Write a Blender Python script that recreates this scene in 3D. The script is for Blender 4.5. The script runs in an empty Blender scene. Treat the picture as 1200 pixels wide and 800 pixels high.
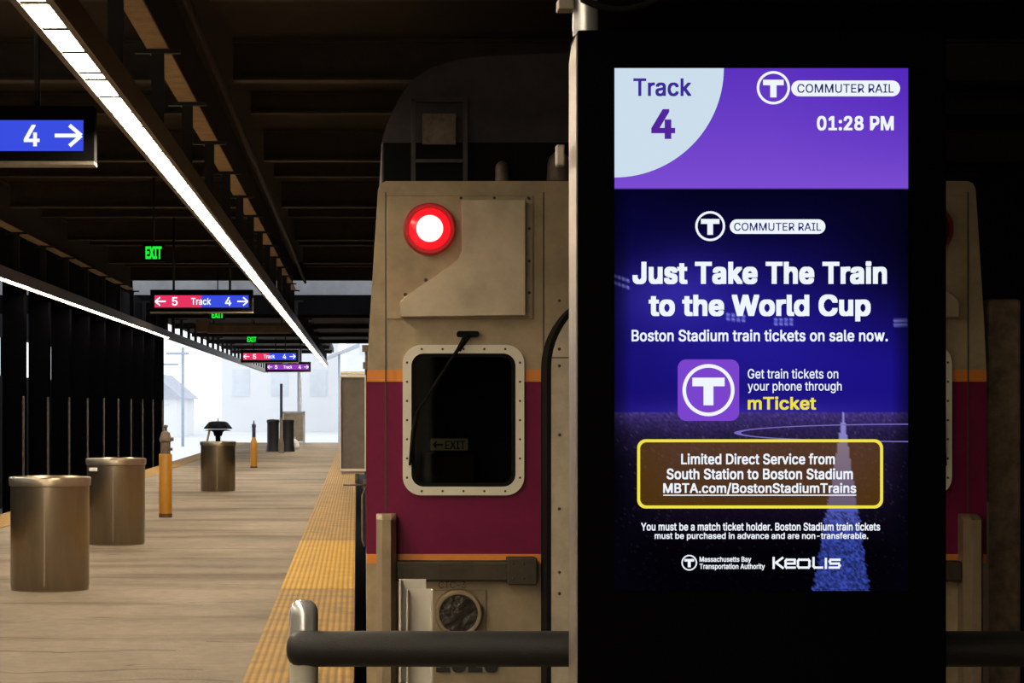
import bpy, bmesh, math, random
from mathutils import Vector, Matrix
random.seed(4)
PI = math.pi
SC = bpy.context.scene
COL = SC.collection

def lin(r, g, b, k=1.0):
    f = lambda c: (c / 12.92 if c <= .04045 else ((c + .055) / 1.055) ** 2.4)
    return (f(r / 255) * k, f(g / 255) * k, f(b / 255) * k, 1.0)

# ------------------------------------------------------------------ camera, world, exposure
F, VX, VY, EYE = 2600.0, 418.0, 474.0, 1.57      # focal length in px, vanishing point, eye height
cam = bpy.data.cameras.new('camera')
cam.sensor_width = 36.0
cam.lens = 36.0 * F / 1200.0
cam.shift_x = (600 - VX) / 1200.0
cam.shift_y = (VY - 400) / 1200.0
cam.clip_start, cam.clip_end = .1, 1500
camo = bpy.data.objects.new('camera', cam)
COL.objects.link(camo)
camo.location = (0, 0, EYE)
camo.rotation_euler = (PI / 2, 0, 0)
SC.camera = camo
SC.view_settings.view_transform = 'Standard'
SC.view_settings.look = 'None'
SC.view_settings.exposure = 0.0
SC.view_settings.gamma = 1.0
SC.view_settings.use_curve_mapping = False
SKY = 1.45
LAMP = 84.0
LAMP_COL = (1.0, .84, .62, 1)
w = bpy.data.worlds.new('overcast')
SC.world = w
w.use_nodes = True
w.node_tree.nodes['Background'].inputs['Color'].default_value = (.86, .92, 1.0, 1)
w.node_tree.nodes['Background'].inputs['Strength'].default_value = SKY


def at(x, y, d):
    """a point of the photograph at distance d"""
    return Vector(((x - VX) * d / F, d, EYE + (VY - y) * d / F))


# ------------------------------------------------------------------ materials
def mat(name, col, rough=.6, metal=0.0, noise=0.0, scale=8.0, bump=0.0, col2=None, stretch=(1, 1, 1), emit=0.0, emit_col=None,
        spec=.5):
    m = bpy.data.materials.new(name)
    m.use_nodes = True
    nt = m.node_tree
    b = nt.nodes['Principled BSDF']
    b.inputs['Base Color'].default_value = (*col[:3], 1)
    b.inputs['Roughness'].default_value = rough
    b.inputs['Metallic'].default_value = metal
    b.inputs['Specular IOR Level'].default_value = spec
    if noise or bump:
        tc = nt.nodes.new('ShaderNodeTexCoord')
        mp = nt.nodes.new('ShaderNodeMapping')
        mp.inputs['Scale'].default_value = stretch
        nt.links.new(tc.outputs['Object'], mp.inputs['Vector'])
        n = nt.nodes.new('ShaderNodeTexNoise')
        n.inputs['Scale'].default_value = scale
        n.inputs['Detail'].default_value = 6
        n.inputs['Roughness'].default_value = .65
        nt.links.new(mp.outputs['Vector'], n.inputs['Vector'])
        if noise:
            c2 = col2 or tuple(c * (1 - noise) for c in col[:3])
            r = nt.nodes.new('ShaderNodeValToRGB')
            r.color_ramp.elements[0].position = .35
            r.color_ramp.elements[1].position = .65
            r.color_ramp.elements[0].color = (*c2[:3], 1)
            r.color_ramp.elements[1].color = (*col[:3], 1)
            nt.links.new(n.outputs['Fac'], r.inputs['Fac'])
            nt.links.new(r.outputs['Color'], b.inputs['Base Color'])
        if bump:
            bp = nt.nodes.new('ShaderNodeBump')
            bp.inputs['Strength'].default_value = bump
            bp.inputs['Distance'].default_value = .01
            nt.links.new(n.outputs['Fac'], bp.inputs['Height'])
            nt.links.new(bp.outputs['Normal'], b.inputs['Normal'])
    if emit:
        b.inputs['Emission Color'].default_value = emit_col or (*col[:3], 1)
        b.inputs['Emission Strength'].default_value = emit
    return m


def glow(name, col, k=1.0):
    m = bpy.data.materials.new(name)
    m.use_nodes = True
    nt = m.node_tree
    nt.nodes.remove(nt.nodes['Principled BSDF'])
    e = nt.nodes.new('ShaderNodeEmission')
    e.inputs['Color'].default_value = col
    e.inputs['Strength'].default_value = k
    nt.links.new(e.outputs['Emission'], nt.nodes['Material Output'].inputs['Surface'])
    return m


FLOOR_X, FLOOR_Y = -1.0, 39.0                # origin of the floor mesh
CRACKS = [(14.15, -6, -1.15, .022, .75), (14.75, -1.0, -.55, .014, .8), (13.1, -4, -.9, .03, .4), (17.4, -5, -1.2, .02, .5), (20.5, -3.2, -.3, .03, .4),
          (24.2, -5, -.7, .05, .35), (27.2, -4.4, -.65, .05, .45), (33.5, -4.4, -.65, .06, .4), (40.0, -4.4, -.65, .07, .35), (12.6, -5, -.7, .025, .45)]


def concrete_mat():
    m = bpy.data.materials.new('platform_concrete')
    m.use_nodes = True
    nt = m.node_tree
    L = nt.links
    b = nt.nodes['Principled BSDF']
    b.inputs['Roughness'].default_value = .75
    b.inputs['Specular IOR Level'].default_value = .2
    tc = nt.nodes.new('ShaderNodeTexCoord')

    def noise(scale, stretch, detail=6):
        mp = nt.nodes.new('ShaderNodeMapping')
        mp.inputs['Scale'].default_value = stretch
        L.new(tc.outputs['Object'], mp.inputs['Vector'])
        n = nt.nodes.new('ShaderNodeTexNoise')
        n.inputs['Scale'].default_value = scale
        n.inputs['Detail'].default_value = detail
        L.new(mp.outputs['Vector'], n.inputs['Vector'])
        return n

    def ramp(n, p0, c0, p1, c1):
        r = nt.nodes.new('ShaderNodeValToRGB')
        r.color_ramp.elements[0].position, r.color_ramp.elements[0].color = p0, c0
        r.color_ramp.elements[1].position, r.color_ramp.elements[1].color = p1, c1
        L.new(n, r.inputs['Fac'])
        return r.outputs['Color']

    def mul(a, bb):
        x = nt.nodes.new('ShaderNodeMix')
        x.data_type = 'RGBA'
        x.blend_type = 'MULTIPLY'
        x.inputs['Factor'].default_value = 1
        L.new(a, x.inputs['A'])
        L.new(bb, x.inputs['B'])
        return x.outputs['Result']
    big = ramp(noise(.55, (1, .6, 1)).outputs['Fac'], .32, (.138, .111, .079, 1), .66, (.242, .200, .148, 1))
    fine = ramp(noise(9, (1, 1, 1), 8).outputs['Fac'], .3, (.78, .76, .74, 1), .7, (1, 1, 1, 1))
    stain = ramp(noise(.9, (.35, 1.1, 1), 9).outputs['Fac'], .36, (.6, .53, .44, 1), .5, (1, 1, 1, 1))
    # thin crosswise cracks and joints
    crack = ramp(noise(1.0, (.12, .62, 1), 5).outputs['Fac'], .497, (1, 1, 1, 1), .5, (.5, .42, .34, 1))
    r2 = crack.node
    e = r2.color_ramp.elements.new(.503)
    e.color = (1, 1, 1, 1)
    out = mul(mul(mul(big, fine), stain), crack)
    sep = nt.nodes.new('ShaderNodeSeparateXYZ')
    L.new(tc.outputs['Object'], sep.inputs[0])
    wob = noise(.8, (1, .2, 1), 6).outputs['Fac']

    def mth(op, *a):
        n = nt.nodes.new('ShaderNodeMath')
        n.operation = op
        for i, v in enumerate(a):
            if hasattr(v, 'node'):
                L.new(v, n.inputs[i])
            else:
                n.inputs[i].default_value = v
        return n.outputs[0]
    wy = mth('ADD', sep.outputs[1], mth('MULTIPLY', wob, .9))
    total = None
    for y0, xa, xb, wd, dk in CRACKS:                    # single cracks across the slab
        near = mth('LESS_THAN', mth('ABSOLUTE', mth('SUBTRACT', wy, y0 - FLOOR_Y + .45)), wd)
        side = mth('MULTIPLY', mth('GREATER_THAN', sep.outputs[0], xa - FLOOR_X), mth('LESS_THAN', sep.outputs[0], xb - FLOOR_X))
        v = mth('MULTIPLY', mth('MULTIPLY', near, side), dk)
        total = v if total is None else mth('MAXIMUM', total, v)
    cr = ramp(total, 0, (1, 1, 1, 1), 1, (.12, .09, .06, 1))
    out = mul(out, cr)
    L.new(out, b.inputs['Base Color'])
    bp = nt.nodes.new('ShaderNodeBump')
    bp.inputs['Strength'].default_value = .25
    bp.inputs['Distance'].default_value = .01
    L.new(noise(40, (1, 1, 1)).outputs['Fac'], bp.inputs['Height'])
    L.new(bp.outputs['Normal'], b.inputs['Normal'])
    return m


def tactile_mat(name, c1, c2):
    """yellow truncated-dome paving, dome grid as bump and darker gaps"""
    m = bpy.data.materials.new(name)
    m.use_nodes = True
    nt = m.node_tree
    L = nt.links
    b = nt.nodes['Principled BSDF']
    b.inputs['Roughness'].default_value = .7
    b.inputs['Specular IOR Level'].default_value = .2
    tc = nt.nodes.new('ShaderNodeTexCoord')
    sx = nt.nodes.new('ShaderNodeSeparateXYZ')
    L.new(tc.outputs['Object'], sx.inputs[0])

    def mth(op, a, v=None):
        n = nt.nodes.new('ShaderNodeMath')
        n.operation = op
        if hasattr(a, 'node'):
            L.new(a, n.inputs[0])
        else:
            n.inputs[0].default_value = a
        if v is not None:
            if hasattr(v, 'node'):
                L.new(v, n.inputs[1])
            else:
                n.inputs[1].default_value = v
        return n.outputs[0]
    k = 2 * PI / .045
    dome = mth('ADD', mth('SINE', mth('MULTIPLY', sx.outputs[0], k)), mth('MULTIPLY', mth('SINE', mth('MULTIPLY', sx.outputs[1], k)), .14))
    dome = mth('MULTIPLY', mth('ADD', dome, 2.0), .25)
    n = nt.nodes.new('ShaderNodeTexNoise')
    n.inputs['Scale'].default_value = 3.5
    n.inputs['Detail'].default_value = 8
    L.new(tc.outputs['Object'], n.inputs['Vector'])
    r = nt.nodes.new('ShaderNodeValToRGB')
    r.color_ramp.elements[0].position, r.color_ramp.elements[0].color = .38, (*c2, 1)
    r.color_ramp.elements[1].position, r.color_ramp.elements[1].color = .62, (*c1, 1)
    L.new(n.outputs['Fac'], r.inputs['Fac'])
    r2 = nt.nodes.new('ShaderNodeValToRGB')          # darker between the domes
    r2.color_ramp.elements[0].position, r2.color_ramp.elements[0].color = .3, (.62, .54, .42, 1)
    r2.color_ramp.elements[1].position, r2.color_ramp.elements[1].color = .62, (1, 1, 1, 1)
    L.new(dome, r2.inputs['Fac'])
    x = nt.nodes.new('ShaderNodeMix')
    x.data_type = 'RGBA'
    x.blend_type = 'MULTIPLY'
    x.inputs['Factor'].default_value = 1
    L.new(r.outputs['Color'], x.inputs['A'])
    L.new(r2.outputs['Color'], x.inputs['B'])
    L.new(x.outputs['Result'], b.inputs['Base Color'])
    bp = nt.nodes.new('ShaderNodeBump')
    bp.inputs['Strength'].default_value = .6
    bp.inputs['Distance'].default_value = .006
    L.new(dome, bp.inputs['Height'])
    L.new(bp.outputs['Normal'], b.inputs['Normal'])
    return m


M = dict(
    concrete=concrete_mat(),
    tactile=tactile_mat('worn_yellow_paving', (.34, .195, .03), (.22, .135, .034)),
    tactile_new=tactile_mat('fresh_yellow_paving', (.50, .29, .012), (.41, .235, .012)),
    slab=mat('slab_concrete', (.16, .14, .12), .9, noise=.4, scale=3, bump=.3),
    ballast=mat('track_ballast', (.05, .045, .04), .95, noise=.6, scale=14, bump=.8),
    pale_ground=mat('pale_ground', (.78, .78, .78), .9, noise=.08, scale=.4),
    backwall=mat('concourse_wall', (.34, .32, .30), .8, noise=.2, scale=1),
    soot=mat('sooty_ceiling', (.027, .0195, .013), .9, noise=.5, scale=1.3, bump=.3),
    beam=mat('brown_painted_steel', (.045, .031, .019), .7, noise=.45, scale=5),
    lit_flange=mat('lit_flange_brown', (.56, .40, .23), .65, noise=.35, scale=6),  # girder brown lightened to paint the light on its underside
    housing=mat('lamp_housing', (.16, .115, .07), .5, metal=.2, noise=.25, scale=4),
    black=mat('black_paint', (.006, .006, .007), .5, noise=.3, scale=6),
    blackwall=mat('black_wall', (.005, .005, .006), .9, noise=.4, scale=2, spec=.05),
    edge_glint=mat('painted_edge_glint', (.085, .073, .06), .5, metal=.4, noise=.7, scale=9),  # pale tone painting the highlight along column corners
    trimbar=mat('bottom_trim_bar', (.22, .19, .145), .42, metal=.5, noise=.3, scale=9),
    column=mat('column_paint', (.0015, .0015, .002), .9, noise=.4, scale=5, spec=0),
    greypanel=mat('grey_cladding', (.42, .42, .43), .7, noise=.35, scale=.9),
    lamp=glow('lit_diffuser', LAMP_COL, LAMP),
    bin=mat('brushed_steel', (.31, .255, .185), .3, metal=.95, noise=.2, scale=7, stretch=(1, 1, .15)),
    binrim=mat('steel_rim', (.43, .36, .27), .3, metal=.9, noise=.15, scale=9),
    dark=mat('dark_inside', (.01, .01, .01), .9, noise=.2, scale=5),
    sticker=mat('white_sticker', (.8, .8, .78), .5, noise=.05, scale=20),
    yellow=mat('yellow_sleeve', (.40, .175, .009), .45, noise=.12, scale=9),
    rust=mat('rusty_foot', (.10, .05, .02), .9, noise=.5, scale=30),
    iron=mat('old_iron', (.19, .145, .11), .6, metal=.3, noise=.5, scale=14),
    mirrorback=mat('grey_mirror_back', (.17, .155, .13), .7, noise=.25, scale=14),
    navy=mat('navy_paint', (.03, .04, .10), .5, noise=.2, scale=9),
    fabric=mat('black_fabric', (.006, .007, .011), .9, noise=.3, scale=25, spec=.05),
    wood=mat('pale_wood', (.45, .33, .2), .6, noise=.3, scale=20),
    plastic=mat('black_plastic', (.012, .013, .018), .5, noise=.2, scale=9),
    tan=mat('tan_panel', (.26, .22, .16), .7, noise=.3, scale=5),
    whitebag=mat('white_bag', (.75, .75, .76), .7, noise=.1, scale=12, bump=.4),
    blank=mat('black_kiosk', (.001, .001, .0012), .7, noise=.2, scale=4, spec=.02),
    alu=mat('brushed_aluminium', (.31, .275, .225), .4, metal=.75, noise=.12, scale=12, stretch=(1, 1, .1)),
    silver=mat('polished_pole', (.62, .62, .63), .27, metal=.7, noise=.1, scale=8),
    foam=mat('black_foam_grip', (.014, .014, .0135), .5, noise=.35, scale=160, bump=.15, spec=.25),
    postpaint=mat('pale_grey_paint', (.36, .34, .285), .5, noise=.1, scale=8),
    white=mat('white_painted_steel', (.56, .53, .46), .45, noise=.1, scale=6),
    steel=mat('dull_stainless', (.40, .315, .195), .46, metal=.25, noise=.32, scale=5, bump=.06),
    steel2=mat('plate_stainless', (.50, .42, .30), .34, metal=.45, noise=.3, scale=3.2, bump=.05),
    postbrown=mat('brown_steel_post', (.33, .25, .155), .5, metal=.3, noise=.25, scale=8),
    darksteel=mat('dark_steel_bar', (.058, .044, .025), .6, metal=.2, noise=.35, scale=9),
    maroon=mat('maroon_paint', (.175, .006, .050), .5, noise=.2, scale=5, spec=.2),
    orange=mat('orange_paint', (.72, .24, .025), .45, noise=.1, scale=9),
    frame=mat('cream_frame', (.72, .68, .56), .45, noise=.08, scale=10),
    rubber=mat('black_rubber', (.005, .005, .005), .8, noise=.2, scale=9, spec=.12),
    diaph=mat('diaphragm_plate', (.54, .47, .35), .55, metal=.25, noise=.25, scale=9, bump=.08),
    dome=mat('grimy_roof', (.062, .052, .056), .75, noise=.4, scale=5),
    bolt=mat('dark_bolt', (.07, .05, .035), .6, noise=.3, scale=30),
    redlens=mat('red_lens', (.35, .004, .01), .2, noise=.1, scale=12, emit=1.0, emit_col=(.85, .012, .02, 1)),
    redrim=mat('dark_red_rim', (.18, .005, .008), .35, noise=.2, scale=12, emit=.16, emit_col=(.6, .005, .01, 1)),
    redoff=mat('unlit_red_lens', (.16, .004, .008), .3, noise=.1, scale=12),
    redcore=glow('lit_red_lamp', (1.0, .055, .05, 1), 20.0),
    lens=mat('lamp_reflector', (.20, .195, .185), .12, metal=1.0, noise=.3, scale=9, bump=.35),
    signblack=mat('sign_housing', (.003, .003, .004), .8, noise=.2, scale=6, spec=.08),
    hallglass=glow('lit_hall_glass', (1.0, .86, .66, 1), 8.0),
    sigblue=glow('blue_display', lin(58, 78, 225), 1.0),
    sigred=glow('red_display', lin(232, 52, 96), 1.0),
    sigpurple=glow('purple_display', lin(150, 60, 185), 1.0),
    sigwhite=glow('white_display', lin(240, 242, 255), 1.15),
    exitgreen=glow('green_exit', lin(30, 235, 60), 1.0),
    brownbox=mat('brown_box', (.20, .13, .085), .7, noise=.3, scale=5),
    rough=mat('rough_concrete', (.34, .245, .155), .95, noise=.55, scale=10, bump=1.0),
    building=mat('pale_facade', (.88, .88, .88), .9, noise=.06, scale=.15),
    winglass=mat('pale_window', (.80, .83, .87), .4, noise=.15, scale=.4),
    mast=mat('grey_mast', (.45, .50, .60), .6, noise=.2, scale=3),
    slate=mat('grey_roofing', (.58, .60, .66), .8, noise=.2, scale=1.0),
    cabdark=mat('dark_cab', (.02, .018, .016), .8, noise=.4, scale=6),
    cabseat=mat('worn_seat', (.11, .05, .035), .8, noise=.4, scale=8),
    placard=mat('tan_placard', (.42, .26, .13), .7, noise=.15, scale=14),
    ink=mat('dark_lettering', (.012, .012, .014), .6, noise=.2, scale=30),
    fadedink=mat('faded_lettering', (.10, .075, .05), .7, noise=.4, scale=30),
)
gl = bpy.data.materials.new('cab_glass')
gl.use_nodes = True
_nt = gl.node_tree
_nt.nodes.remove(_nt.nodes['Principled BSDF'])
_g, _t, _x = (_nt.nodes.new(k) for k in ('ShaderNodeBsdfGlossy', 'ShaderNodeBsdfTransparent', 'ShaderNodeMixShader'))
_g.inputs['Roughness'].default_value = .04
_t.inputs['Color'].default_value = (.62, .68, .68, 1)
_f = _nt.nodes.new('ShaderNodeFresnel')
_f.inputs['IOR'].default_value = 1.5
_nt.links.new(_f.outputs[0], _x.inputs[0])
_nt.links.new(_t.outputs[0], _x.inputs[1])
_nt.links.new(_g.outputs[0], _x.inputs[2])
_nt.links.new(_x.outputs[0], _nt.nodes['Material Output'].inputs['Surface'])
M['glass'] = gl

# ------------------------------------------------------------------ mesh helpers
ROOT = {}


class MB:
    def __init__(self):
        self.bm = bmesh.new()
        self.mats = []
        self.cur = 0

    def use(self, m):
        if m not in self.mats:
            self.mats.append(m)
        self.cur = self.mats.index(m)
        return self

    def face(self, vs):
        try:
            f = self.bm.faces.new(vs)
            f.material_index = self.cur
            return f
        except ValueError:
            return None

    def box(self, x0, x1, y0, y1, z0, z1, bev=0.0):
        v = [self.bm.verts.new(p) for p in ((x0, y0, z0), (x1, y0, z0), (x1, y1, z0), (x0, y1, z0),
                                            (x0, y0, z1), (x1, y0, z1), (x1, y1, z1), (x0, y1, z1))]
        fs = [self.face([v[i] for i in q]) for q in ((3, 2, 1, 0), (4, 5, 6, 7), (0, 1, 5, 4), (1, 2, 6, 5), (2, 3, 7, 6), (3, 0, 4, 7))]
        if bev:
            es = list({e for f in fs for e in f.edges})
            r = bmesh.ops.bevel(self.bm, geom=es, offset=bev, segments=2, affect='EDGES', profile=.5)
            for f in r['faces']:
                f.material_index = self.cur
        return self

    def prism(self, pts, axis, a0, a1):
        """closed polygon pts (2D) extruded along axis from a0 to a1. axis y: pts are (x, z); x: (y, z); z: (x, y)"""
        def mk(p, a):
            return (p[0], a, p[1]) if axis == 'y' else (a, p[0], p[1]) if axis == 'x' else (p[0], p[1], a)
        A = [self.bm.verts.new(mk(p, a0)) for p in pts]
        B = [self.bm.verts.new(mk(p, a1)) for p in pts]
        self.face(A)
        self.face(B[::-1])
        n = len(pts)
        for i in range(n):
            self.face([A[i], B[i], B[(i + 1) % n], A[(i + 1) % n]])
        return self

    def ring(self, outer, inner, axis, a0, a1):
        """a flat ring between two outlines of equal length"""
        def mk(p, a):
            return (p[0], a, p[1]) if axis == 'y' else (a, p[0], p[1]) if axis == 'x' else (p[0], p[1], a)
        O0, O1, I0, I1 = [[self.bm.verts.new(mk(p, a)) for p in pts] for pts, a in ((outer, a0), (outer, a1), (inner, a0), (inner, a1))]
        n = len(outer)
        for i in range(n):
            j = (i + 1) % n
            self.face([O0[i], O0[j], I0[j], I0[i]])
            self.face([O1[i], I1[i], I1[j], O1[j]])
            self.face([O0[i], O1[i], O1[j], O0[j]])
            self.face([I0[i], I0[j], I1[j], I1[i]])
        return self

    def tube(self, pts, r, seg=20, cap=True):
        pts = [Vector(p) for p in pts]
        rs = r if isinstance(r, (list, tuple)) else [r] * len(pts)
        rings = []
        up = None
        for i, p in enumerate(pts):
            t = (pts[min(i + 1, len(pts) - 1)] - pts[max(i - 1, 0)]).normalized()
            if up is None:
                up = Vector((0, 0, 1)) if abs(t.z) < .9 else Vector((1, 0, 0))
            a = t.cross(up).normalized()
            bb = a.cross(t).normalized()
            rings.append([self.bm.verts.new(p + rs[i] * (a * math.cos(2 * PI * k / seg) + bb * math.sin(2 * PI * k / seg))) for k in range(seg)])
        for A, B in zip(rings, rings[1:]):
            for k in range(seg):
                f = self.face([A[k], A[(k + 1) % seg], B[(k + 1) % seg], B[k]])
                if f:
                    f.smooth = True
        if cap:
            self.face(rings[0][::-1])
            self.face(rings[-1])
        return self

    def lathe(self, prof, c=(0, 0, 0), axis='z', seg=40, cap=True):
        """profile of (radius, height) turned about an axis through c"""
        c = Vector(c)
        rings = []
        for r, h in prof:
            row = []
            for k in range(seg):
                a = 2 * PI * k / seg
                u, v = r * math.cos(a), r * math.sin(a)
                row.append(self.bm.verts.new(c + (Vector((u, v, h)) if axis == 'z' else Vector((u, -h, v)) if axis == 'y' else Vector((h, u, v)))))
            rings.append(row)
        for A, B in zip(rings, rings[1:]):
            for k in range(seg):
                f = self.face([A[k], A[(k + 1) % seg], B[(k + 1) % seg], B[k]])
                if f:
                    f.smooth = True
        if cap and prof[0][0] > 1e-5:
            self.face(rings[0][::-1])
        if cap and prof[-1][0] > 1e-5:
            self.face(rings[-1])
        return self

    def build(self, name, m, parent=None, bevel=0.0, sharp=True):
        bm = self.bm
        bmesh.ops.remove_doubles(bm, verts=bm.verts, dist=1e-6)
        bmesh.ops.recalc_face_normals(bm, faces=bm.faces)
        org = Vector((0, 0, 0))
        p = parent
        while p is not None:
            if p.name in ROOT:
                org = ROOT[p.name]
                break
            p = p.parent
        if parent is None:                       # top-level mesh: origin at its base
            vs = [v.co for v in bm.verts]
            lo = [min(v[i] for v in vs) for i in range(3)]
            hi = [max(v[i] for v in vs) for i in range(3)]
            org = Vector(((lo[0] + hi[0]) / 2, (lo[1] + hi[1]) / 2, lo[2]))
        for v in bm.verts:
            v.co -= org
        for e in bm.edges:
            if len(e.link_faces) == 2 and e.calc_face_angle(0) > .6:
                e.smooth = False
        me = bpy.data.meshes.new(name)
        bm.to_mesh(me)
        bm.free()
        for q in (self.mats or [m]):
            me.materials.append(q)
        o = bpy.data.objects.new(name, me)
        COL.objects.link(o)
        if parent is None:
            o.location = org
            ROOT[o.name] = org
        else:
            o.parent = parent
        if bevel:
            md = o.modifiers.new('bevel', 'BEVEL')
            md.width = bevel
            md.segments = 2
            md.limit_method = 'ANGLE'
            md.angle_limit = .6
        return o


def thing(name, label, cat, loc, group=None, rotz=0):
    o = bpy.data.objects.new(name, None)
    COL.objects.link(o)
    o.empty_display_size = .1
    o.location = loc
    o.rotation_euler = (0, 0, rotz)
    ROOT[o.name] = Vector(loc)
    tag(o, label, cat, group)
    return o


def tag(o, label, cat, group=None):
    o['label'], o['category'] = label, cat
    if group:
        o['group'] = group
    return o


def struct(o):
    o['kind'] = 'structure'
    return o


def dup(root, loc, label):
    r = root.copy()
    COL.objects.link(r)
    r.location = loc
    r['label'] = label
    for ch in list(root.children):
        c = ch.copy()
        COL.objects.link(c)
        c.parent = r
        for g in list(ch.children):
            d = g.copy()
            COL.objects.link(d)
            d.parent = c
    return r


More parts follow.
